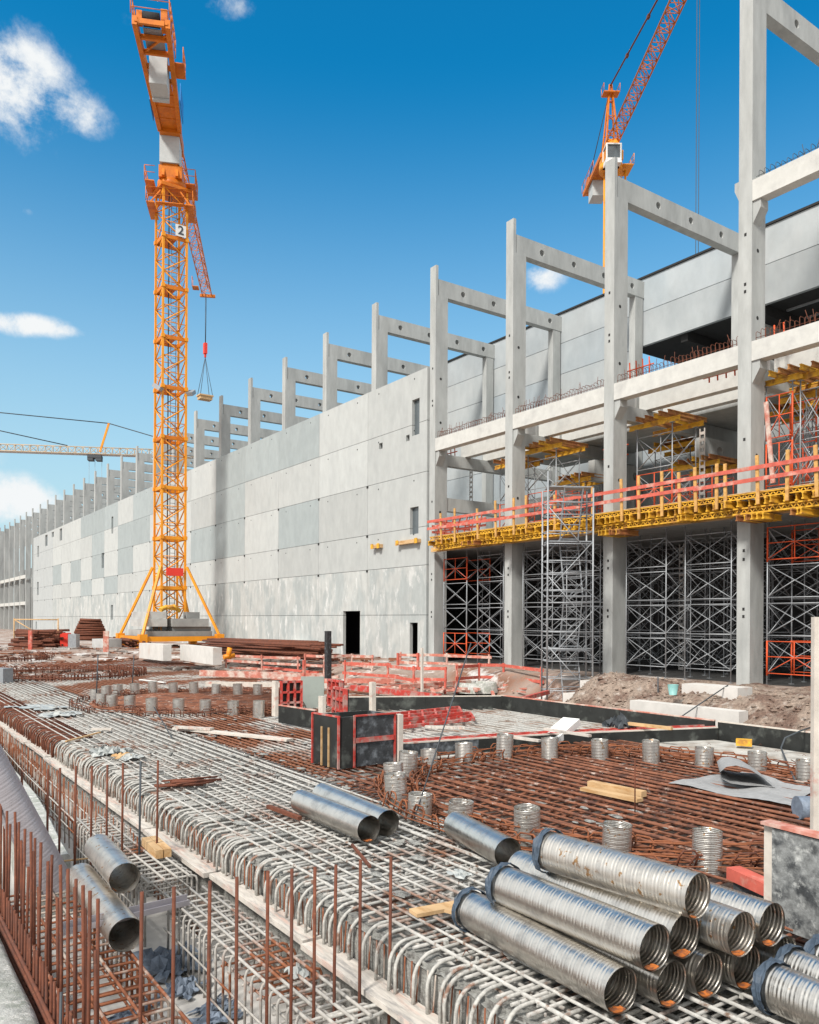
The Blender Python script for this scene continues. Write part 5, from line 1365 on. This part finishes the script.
b = MB(); o_ = Vector((-.02, -.035, 0)); b.beam(c1+dr*.29+o_+Vector((0, 0, .51)), c1+dr*.97+o_+Vector((0, 0, .51)), .05, .09); b.beam(c1+dr*.28+o_+Vector((0, 0, Hb+.01)), c1+dr*.98+o_+Vector((0, 0, Hb+.01)), .05, .03); b.beam(c1+o_*.5+Vector((0, 0, Hb+.01)), c0+o_*.5+Vector((0, 0, Hb+.01)), .05, .03); build(b, 'cross_strip', 'redsteel', bx)
for f_ in (.35, .62):
    b = MB(); o2 = Vector((-.035, -.02, 0)); b.beam(c1+dl*f_+o2, c1+dl*f_+o2+Vector((0, 0, .75)), .03, .03, up=(1, 0, 0)); build(b, 'timber_batten', 'wood', bx)
wallp(c0, c3, 0, Hb-.02, .05, 'black', 'rear_panel', bx)
wallp(c2_, c3, 0, Hb-.02, .05, 'blackgrey', 'rear_panel', bx)
b = MB(); b.beam(c2_+Vector((.08, -.02, 0)), c2_+Vector((.08, -.02, .95)), .14, .10, up=(1, 0, 0)); build(b, 'end_post', 'whitewood', bx)
# second formwork assembly behind with red lattice shutters
def shutter(p, q, z0, z1, label, group='red lattice shutters', rows_=3, edge=True):
    t = thing('lattice_shutter', label, 'shutter', (p.x, p.y, z0), group)
    d = (q-p); L = d.length; d = d/L
    b = MB(); nrm = Vector((-d.y, d.x, 0))
    for i in range(4): c = p+d*(L*i/3); b.beam(c+Vector((0, 0, z0)), c+Vector((0, 0, z1)), .06, .12, up=nrm)
    for i in range(rows_+1): z = z0+.03+(z1-z0-.06)*i/rows_; b.beam(p+Vector((0, 0, z)), q+Vector((0, 0, z)), .12, .06)
    build(b, 'frame', 'redsteel', t)
    b = MB(); b.beam(p+nrm*.09+Vector((0, 0, (z0+z1)/2)), q+nrm*.09+Vector((0, 0, (z0+z1)/2)), .02, z1-z0-.02); build(b, 'facing', 'black', t)
    return t
s0, s1 = G(284, 712, 0), G(303, 712, 0); 
d20 = s0.x*S_+s0.y*C_
shutter(G(281, 716, 0), G(301, 715, 0), .05, 1.02, 'red lattice shutter beside the white edge panel, left of the black box')
shutter(G(329, 714, 0), G(341, 717, 0), .25, 1.05, 'upper red lattice shutter just behind the black box')
shutter(G(334, 722, 0), G(345, 726, 0), .05, .98, 'lower red lattice shutter touching the back of the black box')
b = MB(); p = G(275, 716, 0); b.beam(p, p+Vector((0, 0, 1.02)), .24, .1, up=(1, 0, 0)); build(b, 'edge_shutter', 'whitewood', None, label='white-edged upright panel at the left of the red shutters', cat='formwork panel')
b = MB(); p = G(322, 730, 0); b.beam(p, p+Vector((0, 0, .86)), .22, .1, up=(1, 0, 0)); build(b, 'edge_shutter', 'whitewood', None, label='stained white edge panel just left of the black box top', cat='formwork panel')
board(G(279, 722.5, 0), G(316, 729, 0), .0, .46, .05, 'black', 'low black board left of the black box between two white edges', top='pinkwood')
b = MB(); p, q = G(301, 708, 0), G(324, 708, 0); b.beam(p+Vector((0, 0, .5)), q+Vector((0, 0, .5)), .12, 1.0); build(b, 'formwork_shutter', 'ballast', None, label='grey-green rectangular panel behind the low black board', cat='panel', color=(.9, 1, .93))
# black tall post and pale posts
def post(px, pyb, pyt, z0, wd, m, label, lean=0, name='timber_post'):
    p = G(px, pyb, z0); d = p.x*S_+p.y*C_; q = D(px+lean, pyt, d); b = MB(); b.beam(p, q, wd, wd*.8, up=(1, 0, 0)); return build(b, name, m, None, label=label, cat='post')
post(328, 684, 631, 0, .26, 'blackp', 'tall black speckled post standing behind the red shutters', name='black_post')
post(372.5, 714, 682, 0, .17, 'whitewood', 'short thick pale post right of the red shutters')
post(422, 700, 648, -.1, .09, 'whitewood', 'slim pale stake in front of the red rails by the panel wall')
# big formwork at the right edge with pale post
g0, g1 = G(763, 917, 0.0), G(777, 924, 0.0)
gx = thing('formwork_shutter', 'mottled grey formwork panel with red and white edge at the right edge', 'formwork panel', (g1.x, g1.y, 0))
r_end = g1 + Vector((.62, -1.6, 0))*1.0
gd = (G(880, 962, 0.0) - g1); r_end = g1 + gd.normalized()*1.6
b = MB(); b.beam(g1+Vector((0, 0, .30)), r_end+Vector((0, 0, .30)), .05, .62); 
def polyprism(pts, m, nm, par, th=.06, nrm=Vector((0, 1, 0))):
    b = MB(); n = len(pts); 
    for s in (0, 1):
        b.v += [tuple(p + nrm*th*s) for p in pts]
    b.f.append(tuple(range(n))); b.f.append(tuple(range(2*n-1, n-1, -1))); b.sm += [False, False]
    for i in range(n): j = (i+1) % n; b.f.append((i, j, n+j, n+i)); b.sm.append(False)
    return build(b, nm, m, par)
dg1 = g1.x*S_+g1.y*C_
topz = D(777, 827, dg1).z
gd_n = (r_end-g1).normalized(); nn_ = Vector((-gd_n.y, gd_n.x, 0)); nn_ = nn_ if nn_.y > 0 else -nn_
polyprism([g1+Vector((0, 0, 0)), r_end, r_end+Vector((0, 0, topz)), g1+Vector((0, 0, topz))], 'mottled', 'face', gx, .08, nn_)
b = MB(); b.beam(g1-gd_n*.045, g1-gd_n*.045+Vector((0, 0, topz+.02)), .13, .085, up=nn_); build(b, 'edge_board', 'whitewood', gx)
b = MB(); b.beam(g1-gd_n*.1+Vector((0, 0, topz+.032))+nn_*.04, r_end+Vector((0, 0, topz+.032))+nn_*.04, .14, .03); build(b, 'top_strip', 'pinkwood', gx)
a, c = G(735, 893, .12), G(765, 893, .2)
t = thing('red_beam', 'short red and white steel beam with black face left of the grey panel', 'beam', (a.x, a.y, .0))
a = G(733, 893, .05); c = g0 + Vector((.05, -.1, 0)); dv = Vector((0, 0, 1))
b = MB(); b.beam(a+dv*.21, Vector((c.x, c.y, .26)), .16, .12); build(b, 'flange', 'redwood', t)
b = MB(); b.beam(a+dv*.07-Vector((.05, .05, 0)), Vector((c.x+.1, c.y-.15, .08)), .05, .18); build(b, 'face', 'blackgrey', t)
pp = D(816.5, 617, 8.2); 
b = MB(); pb = Vector((pp.x, pp.y, 0)); b.beam(pb, Vector((pp.x, pp.y, pp.z)), .075, .07, up=Vector((S_, C_, 0))); build(b, 'timber_post', 'whitewood', None, label='tall pale post standing at the extreme right edge', cat='post')

# concrete pieces and planks between
def blk(pxa, pya, pxb, pyb, z0, z1, dep, m, label, name='concrete_block', cat='concrete block', col=None, ztop=None):
    p, q = G(pxa, pya, z0), G(pxb, pyb, z0); d = (q-p).normalized(); nrm = Vector((-d.y, d.x, 0)); nrm = nrm if nrm.dot(Vector((S_, C_, 0))) > 0 else -nrm
    b = MB(); base = [p, q, q+nrm*dep, p+nrm*dep]
    for z in (z0, z1): b.v += [(k.x, k.y, z) for k in base]
    for f_ in ((3, 2, 1, 0), (4, 5, 6, 7), (0, 1, 5, 4), (1, 2, 6, 5), (2, 3, 7, 6), (3, 0, 4, 7)): b.f.append(f_); b.sm.append(False)
    return build(b, name, m, None, label=label, cat=cat, color=col)
# earth bank
def bank(x, y):
    e = smooth(17.5, 19.6, x); h = -.3 + e*.95
    ridge = .42*math.exp(-((x-20.2)/1.3)**2)*math.exp(-((y-17.3)/2.6)**2) + .25*math.exp(-((x-19.6)/1.2)**2)*math.exp(-((y-10.0)/2.2)**2)
    n = .07*math.sin(x*3.1+y*1.3)+.06*math.sin(x*1.1-y*3.7)+.05*math.sin(5*x+3*y)
    if y > 17.8: e2 = smooth(17.8, 19.2, y); h = h*(1-e2) + (-.34 + .97*smooth(22.6, 23.6, x))*e2; ridge *= 1-e2; n *= 1-e2*.6
    return h + ridge + n*e
bx_ = [17.5+i*.16 for i in range(48)]; by_ = [3+i*.2 for i in range(130)]
sheet(bx_, by_, bank, 'earth_bank', 'earth', jit=.035)
b = MB(); random.seed(21)
for i in range(2600):
    x = random.uniform(17.7, 22.5); y = random.uniform(5, 20); z = bank(x, y); s = random.uniform(.015, .06) if i % 12 else random.uniform(.06, .13)
    base = len(b.v)
    for v_ in ((1, 0, 0), (-1, .2, 0), (0, 1, 0), (0, -1, .1), (.1, 0, .9), (0, .1, -.6)): b.v.append((x+v_[0]*s*random.uniform(.7, 1.2), y+v_[1]*s*random.uniform(.7, 1.2), z+.02+v_[2]*s*.8))
    for f_ in ((0, 2, 4), (2, 1, 4), (1, 3, 4), (3, 0, 4), (2, 0, 5), (1, 2, 5), (3, 1, 5), (0, 3, 5)): b.f.append(tuple(base+k for k in f_)); b.sm.append(False)
build(b, 'earth_clods', 'earth', kind='stuff', label='loose clods and stones scattered over the earth bank', cat='clods')
def bbox(x0, x1, y0, y1, z0, z1, m, label, name='concrete_block', cat='concrete block', color=None, group=None):
    b = MB(); b.box(x0, x1, y0, y1, z0, z1); return build(b, name, m, None, label=label, cat=cat, color=color, group=group)
bbox(18.35, 18.75, 11.9, 15.35, -.3, .55, 'boxblk', 'long pale concrete wall block cut into the earth bank', )
bbox(19.9, 20.6, 12.95, 14.75, .2, 1.0, 'boxblk', 'square pale concrete block above the long wall block')
bbox(22.2, 22.9, 19.9, 20.9, -.2, .62, 'boxblk', 'upper pale concrete block right of the stair tower foot')
bbox(20.6, 21.2, 19.35, 20.2, -.3, .28, 'boxblk', 'lower pale concrete block right of the stair tower foot')
# blocks at the crane base
b1 = blk(139, 658, 163, 661, .35, 1.3, .5, 'boxblk', 'left one of two white concrete beams in front of the crane base')
b2 = blk(180, 660, 213, 665, .30, 1.25, .5, 'boxblk', 'right one of two white concrete beams in front of the crane base')
blk(281, 652, 320, 653.5, .62, 1.25, .8, 'white', 'long white low block at the foot of the panel wall')
blk(92, 649, 103, 649.5, .6, 1.35, 1.5, 'ballast', 'grey concrete box beside the pink panel at the rust heap', col=(1.5, 1.5, 1.5))
blk(60, 648.5, 67.5, 648.5, .62, 1.75, 1.0, 'red', 'bright red cabinet among the site clutter at far left', name='site_cabinet', cat='cabinet')
blk(68, 649.5, 76, 649.5, .62, 1.7, 1.0, 'steelgrey', 'grey electrical cabinet right beside the red one', name='site_cabinet', cat='cabinet')
blk(103, 652, 108.5, 652, .62, 2.0, .15, 'pinkwood', 'upright pink painted board left of the crane base', name='painted_board', cat='board')
blk(28, 651, 31.5, 651, .62, 2.0, .2, 'redwood', 'upright red board in front of the low rusty pile at far left', name='painted_board', cat='board')
t = thing('rebar_bundle', 'low wide pile of rusty bar bundles at far left', 'rebar heap', G(28, 649, .6))
p = G(4, 649, .6); q = G(52, 650, .6); d = q-p
for i in range(8):
    b = MB()
    for k in range(7):
        a_ = random.uniform(0, .35); c_ = random.uniform(.6, 1.0); o_ = Vector((.35*k, .5*k, .1+i*.17)); b.bar(p+d*a_+o_+Vector((0, jig(.3), jig(.06))), p+d*c_+o_+Vector((0, jig(.3), jig(.06))), random.uniform(.06, .12), 5)
    build(b, 'bundle', 'rust', t)
# yellow-orange trestle frames
t = thing('trestle', 'thin tan timber trestle frame standing over the rusty pile at far left', 'trestle', G(15, 648, .6))
for px, nm in ((14, 'leg'), (58, 'leg')):
    b = MB(); p = G(px, 648, .62); b.bar(p, p+Vector((0, 0, 2.2)), .05, 5); build(b, nm, 'wood', t)
b = MB(); b.bar(G(14, 648, .62)+Vector((0, 0, 2.1)), G(58, 648, .62)+Vector((0, 0, 2.1)), .05, 5); b.bar(G(14, 648, .62)+Vector((0, 0, 2.1)), G(48, 648, .62)+Vector((0, 0, .6)), .04, 5); build(b, 'rail', 'wood', t)
# rusty heap of mesh bundles
t = thing('rebar_bundle', 'big dark rusty heap of rebar bundles near the wall at left', 'rebar heap', G(91, 643, .6))
p = G(74, 641, .6); q = G(106, 641, .6); d = (q-p); 
for i in range(9):
    b = MB(); w_ = .5-abs(i-3)*.035
    m0 = (p+q)/2 + Vector((0, 0, .15+i*.24)); 
    for k in range(7): o_ = Vector((.4*k/7, .6*k/3, 0)); b.bar(m0-d*w_+o_+Vector((0, 0, jig(.08))), m0+d*w_+o_+Vector((0, 0, jig(.08))), .11, 5)
    build(b, 'bundle', 'rust', t)
# long rusty steel stacked to the right of the crane
for j, (pa, pb, z0, h, lab) in enumerate((((205, 655), (325, 662.5), .62, .9, 'long stack of rusty steel bars between crane base and wall'), ((112, 646), (138, 650), .6, .7, 'short rusty bar stack left of the crane foot'), ((215, 650), (318, 655), .62, .8, 'rear layer of long rusty steel beside the white low block'))):
    p, q = G(*pa, z0), G(*pb, z0); t = thing('rebar_bundle', lab, 'bar stack', (p.x, p.y, z0))
    for i in range(6):
        b = MB()
        for k in range(5): o_ = Vector((.2*k, .25*k, z0*0+.12+i*h/6)); b.bar(p+o_+Vector((jig(.8), jig(.2), 0)), q+o_+Vector((jig(.8), jig(.2), jig(.05))), .06, 5)
        build(b, 'bundle', 'rust', t)
# bin at the far-left edge
blk(-14, 683, 3, 684, -.05, .62, .5, 'steelgrey', 'grey ribbed box cut by the left edge of the picture', name='steel_box', cat='box')
# orange cone-like hydrant things
for i, (px, py, lab) in enumerate(((229, 659, 'small orange machine head beside the rusty bars'), (316, 656, 'small orange lamp box right of the rusty bars'))):
    p = G(px, py, .7); b = MB(); b.path([p, p+Vector((0, 0, .35)), p+Vector((.05, 0, .6))], .14, 7); b.path([p+Vector((-.3, 0, .1)), p+Vector((.3, 0, .2))], .13, 7); build(b, 'orange_device', 'yelorange', None, label=lab, cat='device')

# ------------------------------------------------------------------ red rails, planks and clutter
def rail(pts, z0, h, label, m='redwood', nr=2, group='red painted rails on the site', th=.05):
    P = [G(px, py, z0) for px, py in pts]
    t = thing('red_railing', label, 'railing', P[0], group)
    for p in P:
        b = MB(); b.beam(p, p+Vector((jig(.04), jig(.04), h+.12)), .10, .05, up=(1, 0, 0)); build(b, 'post', m, t)
    for i in range(len(P)-1):
        for k in range(nr):
            z = h*(1-.45*k) ; b = MB(); b.beam(P[i]+Vector((0, 0, z+jig(.04)))-(P[i+1]-P[i])*.06, P[i+1]+Vector((0, 0, z+jig(.04)))+(P[i+1]-P[i])*.06, .035, .13); build(b, 'rail', m, t)
    return t
rail([(457, 693), (479, 690), (504, 690), (541, 696)], -.2, 1.05, 'faded red railing left of the stair tower', 'redwood')
rail([(345, 684), (388, 688), (414, 693), (445, 694)], -.2, 1.0, 'low red railing in front of the leftmost tall column', 'redwood')
rail([(305, 676), (324, 677), (352, 676), (372, 678)], 0, 1.0, 'dull red railing behind the tall black post', 'pinkwood')
rail([(226, 668), (262, 670), (298, 672)], .1, .7, 'pinkish low railing right of the white concrete beams', 'pinkwood')
rail([(400, 672), (423, 673), (447, 674), (489, 676)], .2, .9, 'pale red railing near the foot of the leftmost tall column', 'pinkwood')
for i, (px, y0_, y1_) in enumerate(((398, 671, 653), (418, 672, 653), (304, 677, 660))):
    post(px, y0_, y1_, .3, .12, 'redwood', ['red upright stake below the dark wall door', 'red upright stake beside the narrow door', 'red upright stake by the tall black post'][i], name='red_stake')
rl = [((200, 676), (330, 680), .28, 'long faded red formwork beam right of the far tube ring', 'pinkwood'), ((206, 686), (330, 688), .18, 'long pinkish white plank behind the far tube ring', 'whitewood'), ((262, 668), (318, 674), .12, 'loose red plank crossing the clutter left of the black post', 'redwood'),
      ((240, 664), (330, 668), .12, 'thin faded red timber lying before the rusty bar stack', 'pinkwood'), ((345, 672), (398, 678), .14, 'red plank lying below the tall dark doorway', 'redwood'), ((350, 690), (440, 700), .2, 'red formwork girder behind the short pale post', 'redsteel'),
      ((400, 688), (470, 683), .13, 'red plank lying slanted before the far railing', 'pinkwood'), ((330, 700), (375, 704), .13, 'pale plank lying behind the black box', 'whitewood'), ((512, 704), (548, 694), .14, 'red plank leaning toward the stair tower foot', 'redsteel'),
      ((300, 664), (400, 668), .12, 'weathered pink timber at the foot of the panel wall', 'pinkwood'), ((380, 664), (440, 668), .1, 'thin red timber near the small wall vent', 'redwood'), ((285, 681), (335, 684), .2, 'stained red shutter beam behind the grey-green panel', 'pinkwood'), ((345, 683), (395, 683), .2, 'bleached red beam lying behind the short pale post', 'pinkwood')]
for a, c, th, lab, m in rl:
    p, q = G(*a, .12), G(*c, .12); b = MB(); b.beam(p+Vector((0, 0, th/2)), q+Vector((0, 0, th/2)), .14, th); build(b, 'timber', m, None, label=lab, cat='timber')
# stacked bright red shutters lying in the slab bay
for i, (pa, pb, z, lab) in enumerate((((396, 728), (474, 719), .1, 'lower bright red shutter lying flat in the slab bay'), ((380, 722), (462, 713), .20, 'upper bright red shutter lying on the flat one in the slab bay'))):
    p, q = G(*pa, z), G(*pb, z); t = thing('lattice_shutter', lab, 'shutter', p, 'flat red shutters')
    b = MB(); d = q-p
    nrm = Vector((S_, C_, 0))*1.5
    for k in (0, .5, 1): b.beam(p+nrm*k, q+nrm*k, .08, .08)
    for k in range(7): b.beam(p+d*(k/6), p+d*(k/6)+nrm, .06, .07)
    build(b, 'frame', 'redsteel', t)
# timbers
def tim(pa, pb, z, w_, h, lab, m='wood', name='timber', za=None, zb=None):
    p, q = G(*pa, z if za is None else za), G(*pb, z if zb is None else zb); b = MB(); b.beam(p+Vector((0, 0, h/2)), q+Vector((0, 0, h/2)), w_, h); build(b, name, m, None, label=lab, cat='timber')
tim((583, 790), (640, 802), .06, .16, .05, 'front one of two pine timbers on the rusty mat')
tim((590, 786), (644, 797), .062, .14, .09, 'rear pine timber on the rusty mat')
tim((736, 745), (752, 746), .0, .25, .14, 'short yellow timber block on the pale strip', 'yellow')
tim((413, 915), (484, 902), .03, .16, .035, 'pine plank lying across the grey mat by the wrapped pipe ends', 'wood')
tim((450, 914), (478, 899), .07, .13, .03, 'broken pine plank end lying on the longer plank', 'wood')
tim((176, 729), (290, 741), .03, .25, .05, 'long pale plank on the mat below the far tube ring', 'whitewood')
tim((176, 728), (212, 730), .09, .2, .05, 'short pale plank on the left end of the long one', 'plank')
tim((66, 742), (100, 733), .03, .05, .03, 'thin brown stick on the mat near the red and white slat', 'wood')
tim((92, 730), (112, 730), .05, .12, .05, 'short red and white slat on the mat at left', 'whitewood')
tim((268, 808), (300, 820), .03, .06, .05, 'rusty flat bar lying left of the pair of pipes', 'rust')
tim((352, 846), (370, 868), .03, .03, .03, 'thin rusty stick on the grey mat below the pair of pipes', 'rust')
tim((425, 728), (465, 729), .12, .15, .06, 'pale timber lying in front of the flat red shutters', 'plank')
tim((510, 738), (540, 742), .25, .12, .05, 'pale strut crossing the red-backed board', 'plank')
tim((620, 724), (672, 730), .33, .10, .07, 'pine brace laid over the low black board beside the black bag', 'wood')
tim((545, 730), (590, 737), .33, .10, .05, 'pine brace below the white sack', 'plank')
tim((140, 680), (165, 683), .05, .12, .04, 'white slat on the far mat near the tall thin rods', 'white')
# rusty short bar pile
t = thing('bar_pile', 'small loose pile of short rusty bars on the grey mat', 'bar pile', G(188, 787, 0))
p, q = G(160, 788, .03), G(212, 783, .03)
for i in range(16):
    f_ = random.random(); b = MB(); o_ = Vector((jig(.12), jig(.25), random.random()*.09)); d_ = (q-p)*random.uniform(.3, .5); c_ = p+(q-p)*random.uniform(.35, .65)
    b.bar(c_-d_+o_, c_+d_+o_+Vector((jig(.2), jig(.2), 0)), .016, 6); build(b, 'bar', 'rust', t)
# films on the left of the mat
p = G(110, 752, .05); crumple(p.x, p.y, .02, .7, .5, .22, 'clear', 'crumpled milky film on the mat near the hooked edge', n=14)
p = G(130, 757, .05); crumple(p.x, p.y, .02, .4, .4, .14, 'clear', 'second crumpled milky film beside the brown rag', n=10)
p = G(117, 756, .05); crumple(p.x+.1, p.y-.1, .03, .35, .3, .14, 'wood', 'small brown crumpled rag between the milky films', cat='rag', n=8)
p = G(60, 714, .05); crumple(p.x, p.y, .02, 1.0, .8, .14, 'clear', 'pale film bundle near the rusty part of the mat edge', n=10)
p = G(20, 706, .05); crumple(p.x+.5, p.y-.4, .02, 1.0, 1.6, .07, 'clear', 'flat white sheet lying on the far left of the mat', n=8, cat='sheet', ang=.5)
p = G(452, 874, .05); crumple(p.x+.1, p.y, .03, .2, .25, .06, 'clear', 'small milky film between the short pipe and the wrapped pipe end', n=7)
# white sack on the board, dark bag
t0 = G(557, 745, 0); b = MB(); a = t0+Vector((0, .2, .1)); c = D(572, 721, (t0.x*S_+t0.y*C_)+.8); b.beam(a, c, .45, .16); build(b, 'white_sack', 'white', None, label='white sack leaning across the low red-backed board', cat='sack')
p = G(620, 738, 0); crumple(p.x, p.y, .25, .55, .5, .42, 'cable', 'dark crumpled bag heaped on the low board near the pine brace', cat='bag', n=12, name='dark_bag')
# teal bucket
p = WX(673, 693, 18.6); bz = bank(18.6, p.y)
b = MB(); n = 14
for z, r in ((0, .10), (.28, .15)):
    for k in range(n): b.v.append((18.6+r*math.cos(2*math.pi*k/n), p.y+r*math.sin(2*math.pi*k/n), p.z-.05+z))
for k in range(n): b.f.append((k, (k+1) % n, n+(k+1) % n, n+k)); b.sm.append(True)
b.f.append(tuple(range(n))); b.sm.append(False)
build(b, 'bucket', 'teal', None, label='teal plastic bucket standing on the earth bank', cat='bucket')
# felt sheet with a rolled fold
def feltpt(px, py, z): return G(px, py, z)
b = MB(); nx, ny_ = 26, 12
A0, A1, B0, B1 = G(668, 783, .07), G(790, 806, .07), G(742, 771, .07), G(812, 789, .07)
for j in range(ny_+1):
    for i in range(nx+1):
        u, v = i/nx, j/ny_; p = (A0*(1-u)+A1*u)*(1-v) + (B0*(1-u)+B1*u)*v
        b.v.append((p.x+.04*math.sin(v*9), p.y+.04*math.sin(u*11), p.z + .02*math.sin(u*9+v*5)+.015*math.sin(v*13)+jig(.004)))
for j in range(ny_):
    for i in range(nx): a = j*(nx+1)+i; b.f.append((a, a+1, a+nx+2, a+nx+1)); b.sm.append(True)
ft = build(b, 'felt_sheet', 'felt', None, label='grey felt sheet spread with a curled fold on the rusty mat', cat='felt sheet')
b = MB(); ax0, ax1 = G(722, 786, .1), G(780, 779, .12); dirv = (ax1-ax0); L = dirv.length; dirv.normalize(); sdv = Vector((-dirv.y, dirv.x, 0)); sdv = sdv if sdv.dot(Vector((S_, C_, 0))) < 0 else -sdv
prof = [(.55, .0), (.3, .02), (.05, .03), (-.18, .06), (-.33, .14), (-.36, .25), (-.26, .34), (-.1, .36), (.12, .30), (.32, .18), (.5, .06)]
m_n = 11
for i in range(9):
    t_ = i/8; k = 1-.25*t_
    for (s_, z) in prof: p = ax0+dirv*(L*t_)+Vector((-S_*0, 0, 0)) ; q = p + Vector((C_, -S_, 0))*(s_*k*.9) ; b.v.append((q.x + S_*.0, q.y + t_*.0, .09+z*k))
# fold extends away from the viewer
b.v = []
for i in range(9):
    t_ = i/8; k = 1-.15*t_; base = G(742, 788, .08) + Vector((S_, C_, 0))*(1.2*t_) + Vector((C_, -S_, 0))*(.35*t_)
    for (s_, z) in prof: q = base + Vector((C_, -S_, 0))*(s_*1.0*k); b.v.append((q.x, q.y, .09+z*k+jig(.004)))
for i in range(8):
    for k in range(m_n-1): a = i*m_n+k; b.f.append((a, a+1, a+m_n+1, a+m_n)); b.sm.append(True)
build(b, 'curled_fold', 'felt', ft)
a = G(797, 808, .15); c = G(830, 808, .15)
b = MB(); b.path([a, a+(c-a)*.3, a+(c-a)*.6, c], .17, 16); rb = build(b, 'felt_roll', 'plastic', None, label='blue-grey roll of sheeting against the pale post at the right', cat='roll')
# thin leaning dark rods and tall marker bars
def rod(pa, da, pb, db, r, lab, m='cable', name='thin_rod'):
    b = MB(); b.bar(D(*pa, da), D(*pb, db), r, 5); build(b, name, m, None, label=lab, cat='rod')
a = G(413, 823, 0); da = a.x*S_+a.y*C_
rod((413, 823), da, (471, 643), da+1.5, .011, 'long thin dark rod leaning up from the squat sleeve tube')
for px, pb, pt, lab, lean in ((96, 706, 655, 'thin upright rod left of the far sleeve cluster', 2), (132, 692, 655, 'thin upright rod behind the far sleeve cluster', 2), (658, 717, 677, 'thin upright rod before the earth bank block', 0), (635, 815, 760, 'thin rusty rod standing in the rusty mat', 0)):
    g = G(px, pb, 0); dd = g.x*S_+g.y*C_; rod((px, pb), dd, (px+lean, pt), dd, .02 if dd > 20 else .01, lab, 'cable' if px != 635 else 'rust')
g = G(679, 717, 0); rod((679, 718), 20.5, (728, 685), 22.5, .018, 'thin rod slanting over the earth bank block')
g = G(160, 738, 0); dd = g.x*S_+g.y*C_; rod((172, 738), dd, (154, 707), dd+2, .015, 'thin dark rod slanting across the far ring front')
b = MB(); P = [G(812, 727, .4), G(800, 731, .45), G(785, 738, .3), G(781, 748, .1), G(788, 765, .06), G(795, 780, .05)]; b.path(P, .02, 6); build(b, 'black_hose', 'cable', None, label='black hose curving over the black board at the right', cat='hose')
b = MB(); P = [(2.2, 11.2, -.36), (2.6, 11.35, -.42), (3.2, 11.7, -.55), (3.5, 12.2, -.6)]; b.path(P, .012, 5); build(b, 'rope', 'wood', None, label='brown rope drooping across the curved curb', cat='rope')
# mortar crumbs and clutter: far site litter
b = MB(); random.seed(5)
for i in range(900):
    x = random.uniform(4, 24); y = random.uniform(34, 66); z = hgt(x, y) + .02; s = random.uniform(.05, .22)
    b.beam((x, y, z+s*.3), (x+jig(1.2)*s*5, y+jig(1)*s*5, z+s*.3+jig(.03)), s*.8, s*.5)
build(b, 'site_litter', 'midbar', kind='stuff', label='scattered steel and timber scraps on the far ground', cat='litter')
b = MB()
for i in range(420):
    px = random.uniform(250, 545); py = random.uniform(663, 694); p = G(px, py, -.1)
    if p.x > 24.3: continue
    s = random.uniform(.04, .12); d_ = Vector((jig(1.3), jig(1.3), jig(.1))); b.beam(p+Vector((0, 0, s)), p+Vector((0, 0, s))+d_, s*1.4, s)
build(b, 'timber_litter', 'pinkwood', kind='stuff', label='jumble of faded red timbers between slab bay and wall', cat='timber litter')
b = MB()
for i in range(500):
    x = random.uniform(4.05, 7); y = random.uniform(2, 20); s = random.uniform(.01, .03); b.box(x, x+s, y, y+s*1.3, -.03, -.02+s)
build(b, 'mortar_crumbs', 'hook', kind='stuff', label='mortar crumbs caught on the grey bars', cat='crumbs')
b = MB(); random.seed(11)
for i in range(260):
    x = random.uniform(4.2, 9.5); y = random.uniform(6, 30); s = random.uniform(.03, .10); n = 7; z = .022 + random.random()*.01; base = len(b.v)
    for k in range(n): t_ = 2*math.pi*k/n; q = s*random.uniform(.5, 1.2); b.v.append((x+q*math.cos(t_), y+q*1.6*math.sin(t_), z))
    b.v.append((x, y, z+s*.25))
    for k in range(n): b.f.append((base+k, base+(k+1) % n, base+n)); b.sm.append(False)
build(b, 'cement_lumps', 'mortar', kind='stuff', label='dried cement lumps stuck on the grey bars', cat='cement')
b = MB()
for i in range(700):
    x = random.uniform(4.2, 17); y = random.uniform(3, 40); a_ = random.uniform(0, 3.14); 
    if x > 9.5 and 13 < y < 22: continue
    b.path([(x-.04*math.cos(a_), y-.04*math.sin(a_), .02), (x, y, .055), (x+.04*math.cos(a_), y+.04*math.sin(a_), .02)], .004, 4)
build(b, 'tie_wires', 'rust', kind='stuff', label='small tie wires twisted at the bar crossings', cat='tie wire')
# wheelbarrow-like round basin and hump in the clutter
p = G(476, 692, -.2); b = MB(); n = 20
for z, r in ((0, .95), (.42, .85), (.42, .75), (.1, .7)):
    for k in range(n): b.v.append((p.x+r*math.cos(2*math.pi*k/n), p.y+r*math.sin(2*math.pi*k/n), p.z+z))
for j in range(3):
    for k in range(n): k2 = (k+1) % n; b.f.append((j*n+k, j*n+k2, (j+1)*n+k2, (j+1)*n+k)); b.sm.append(True)
b.f.append(tuple(3*n+k for k in range(n))); b.sm.append(False)
build(b, 'concrete_ring', 'curb', None, label='low round concrete ring in front of the faded red railing', cat='concrete ring')
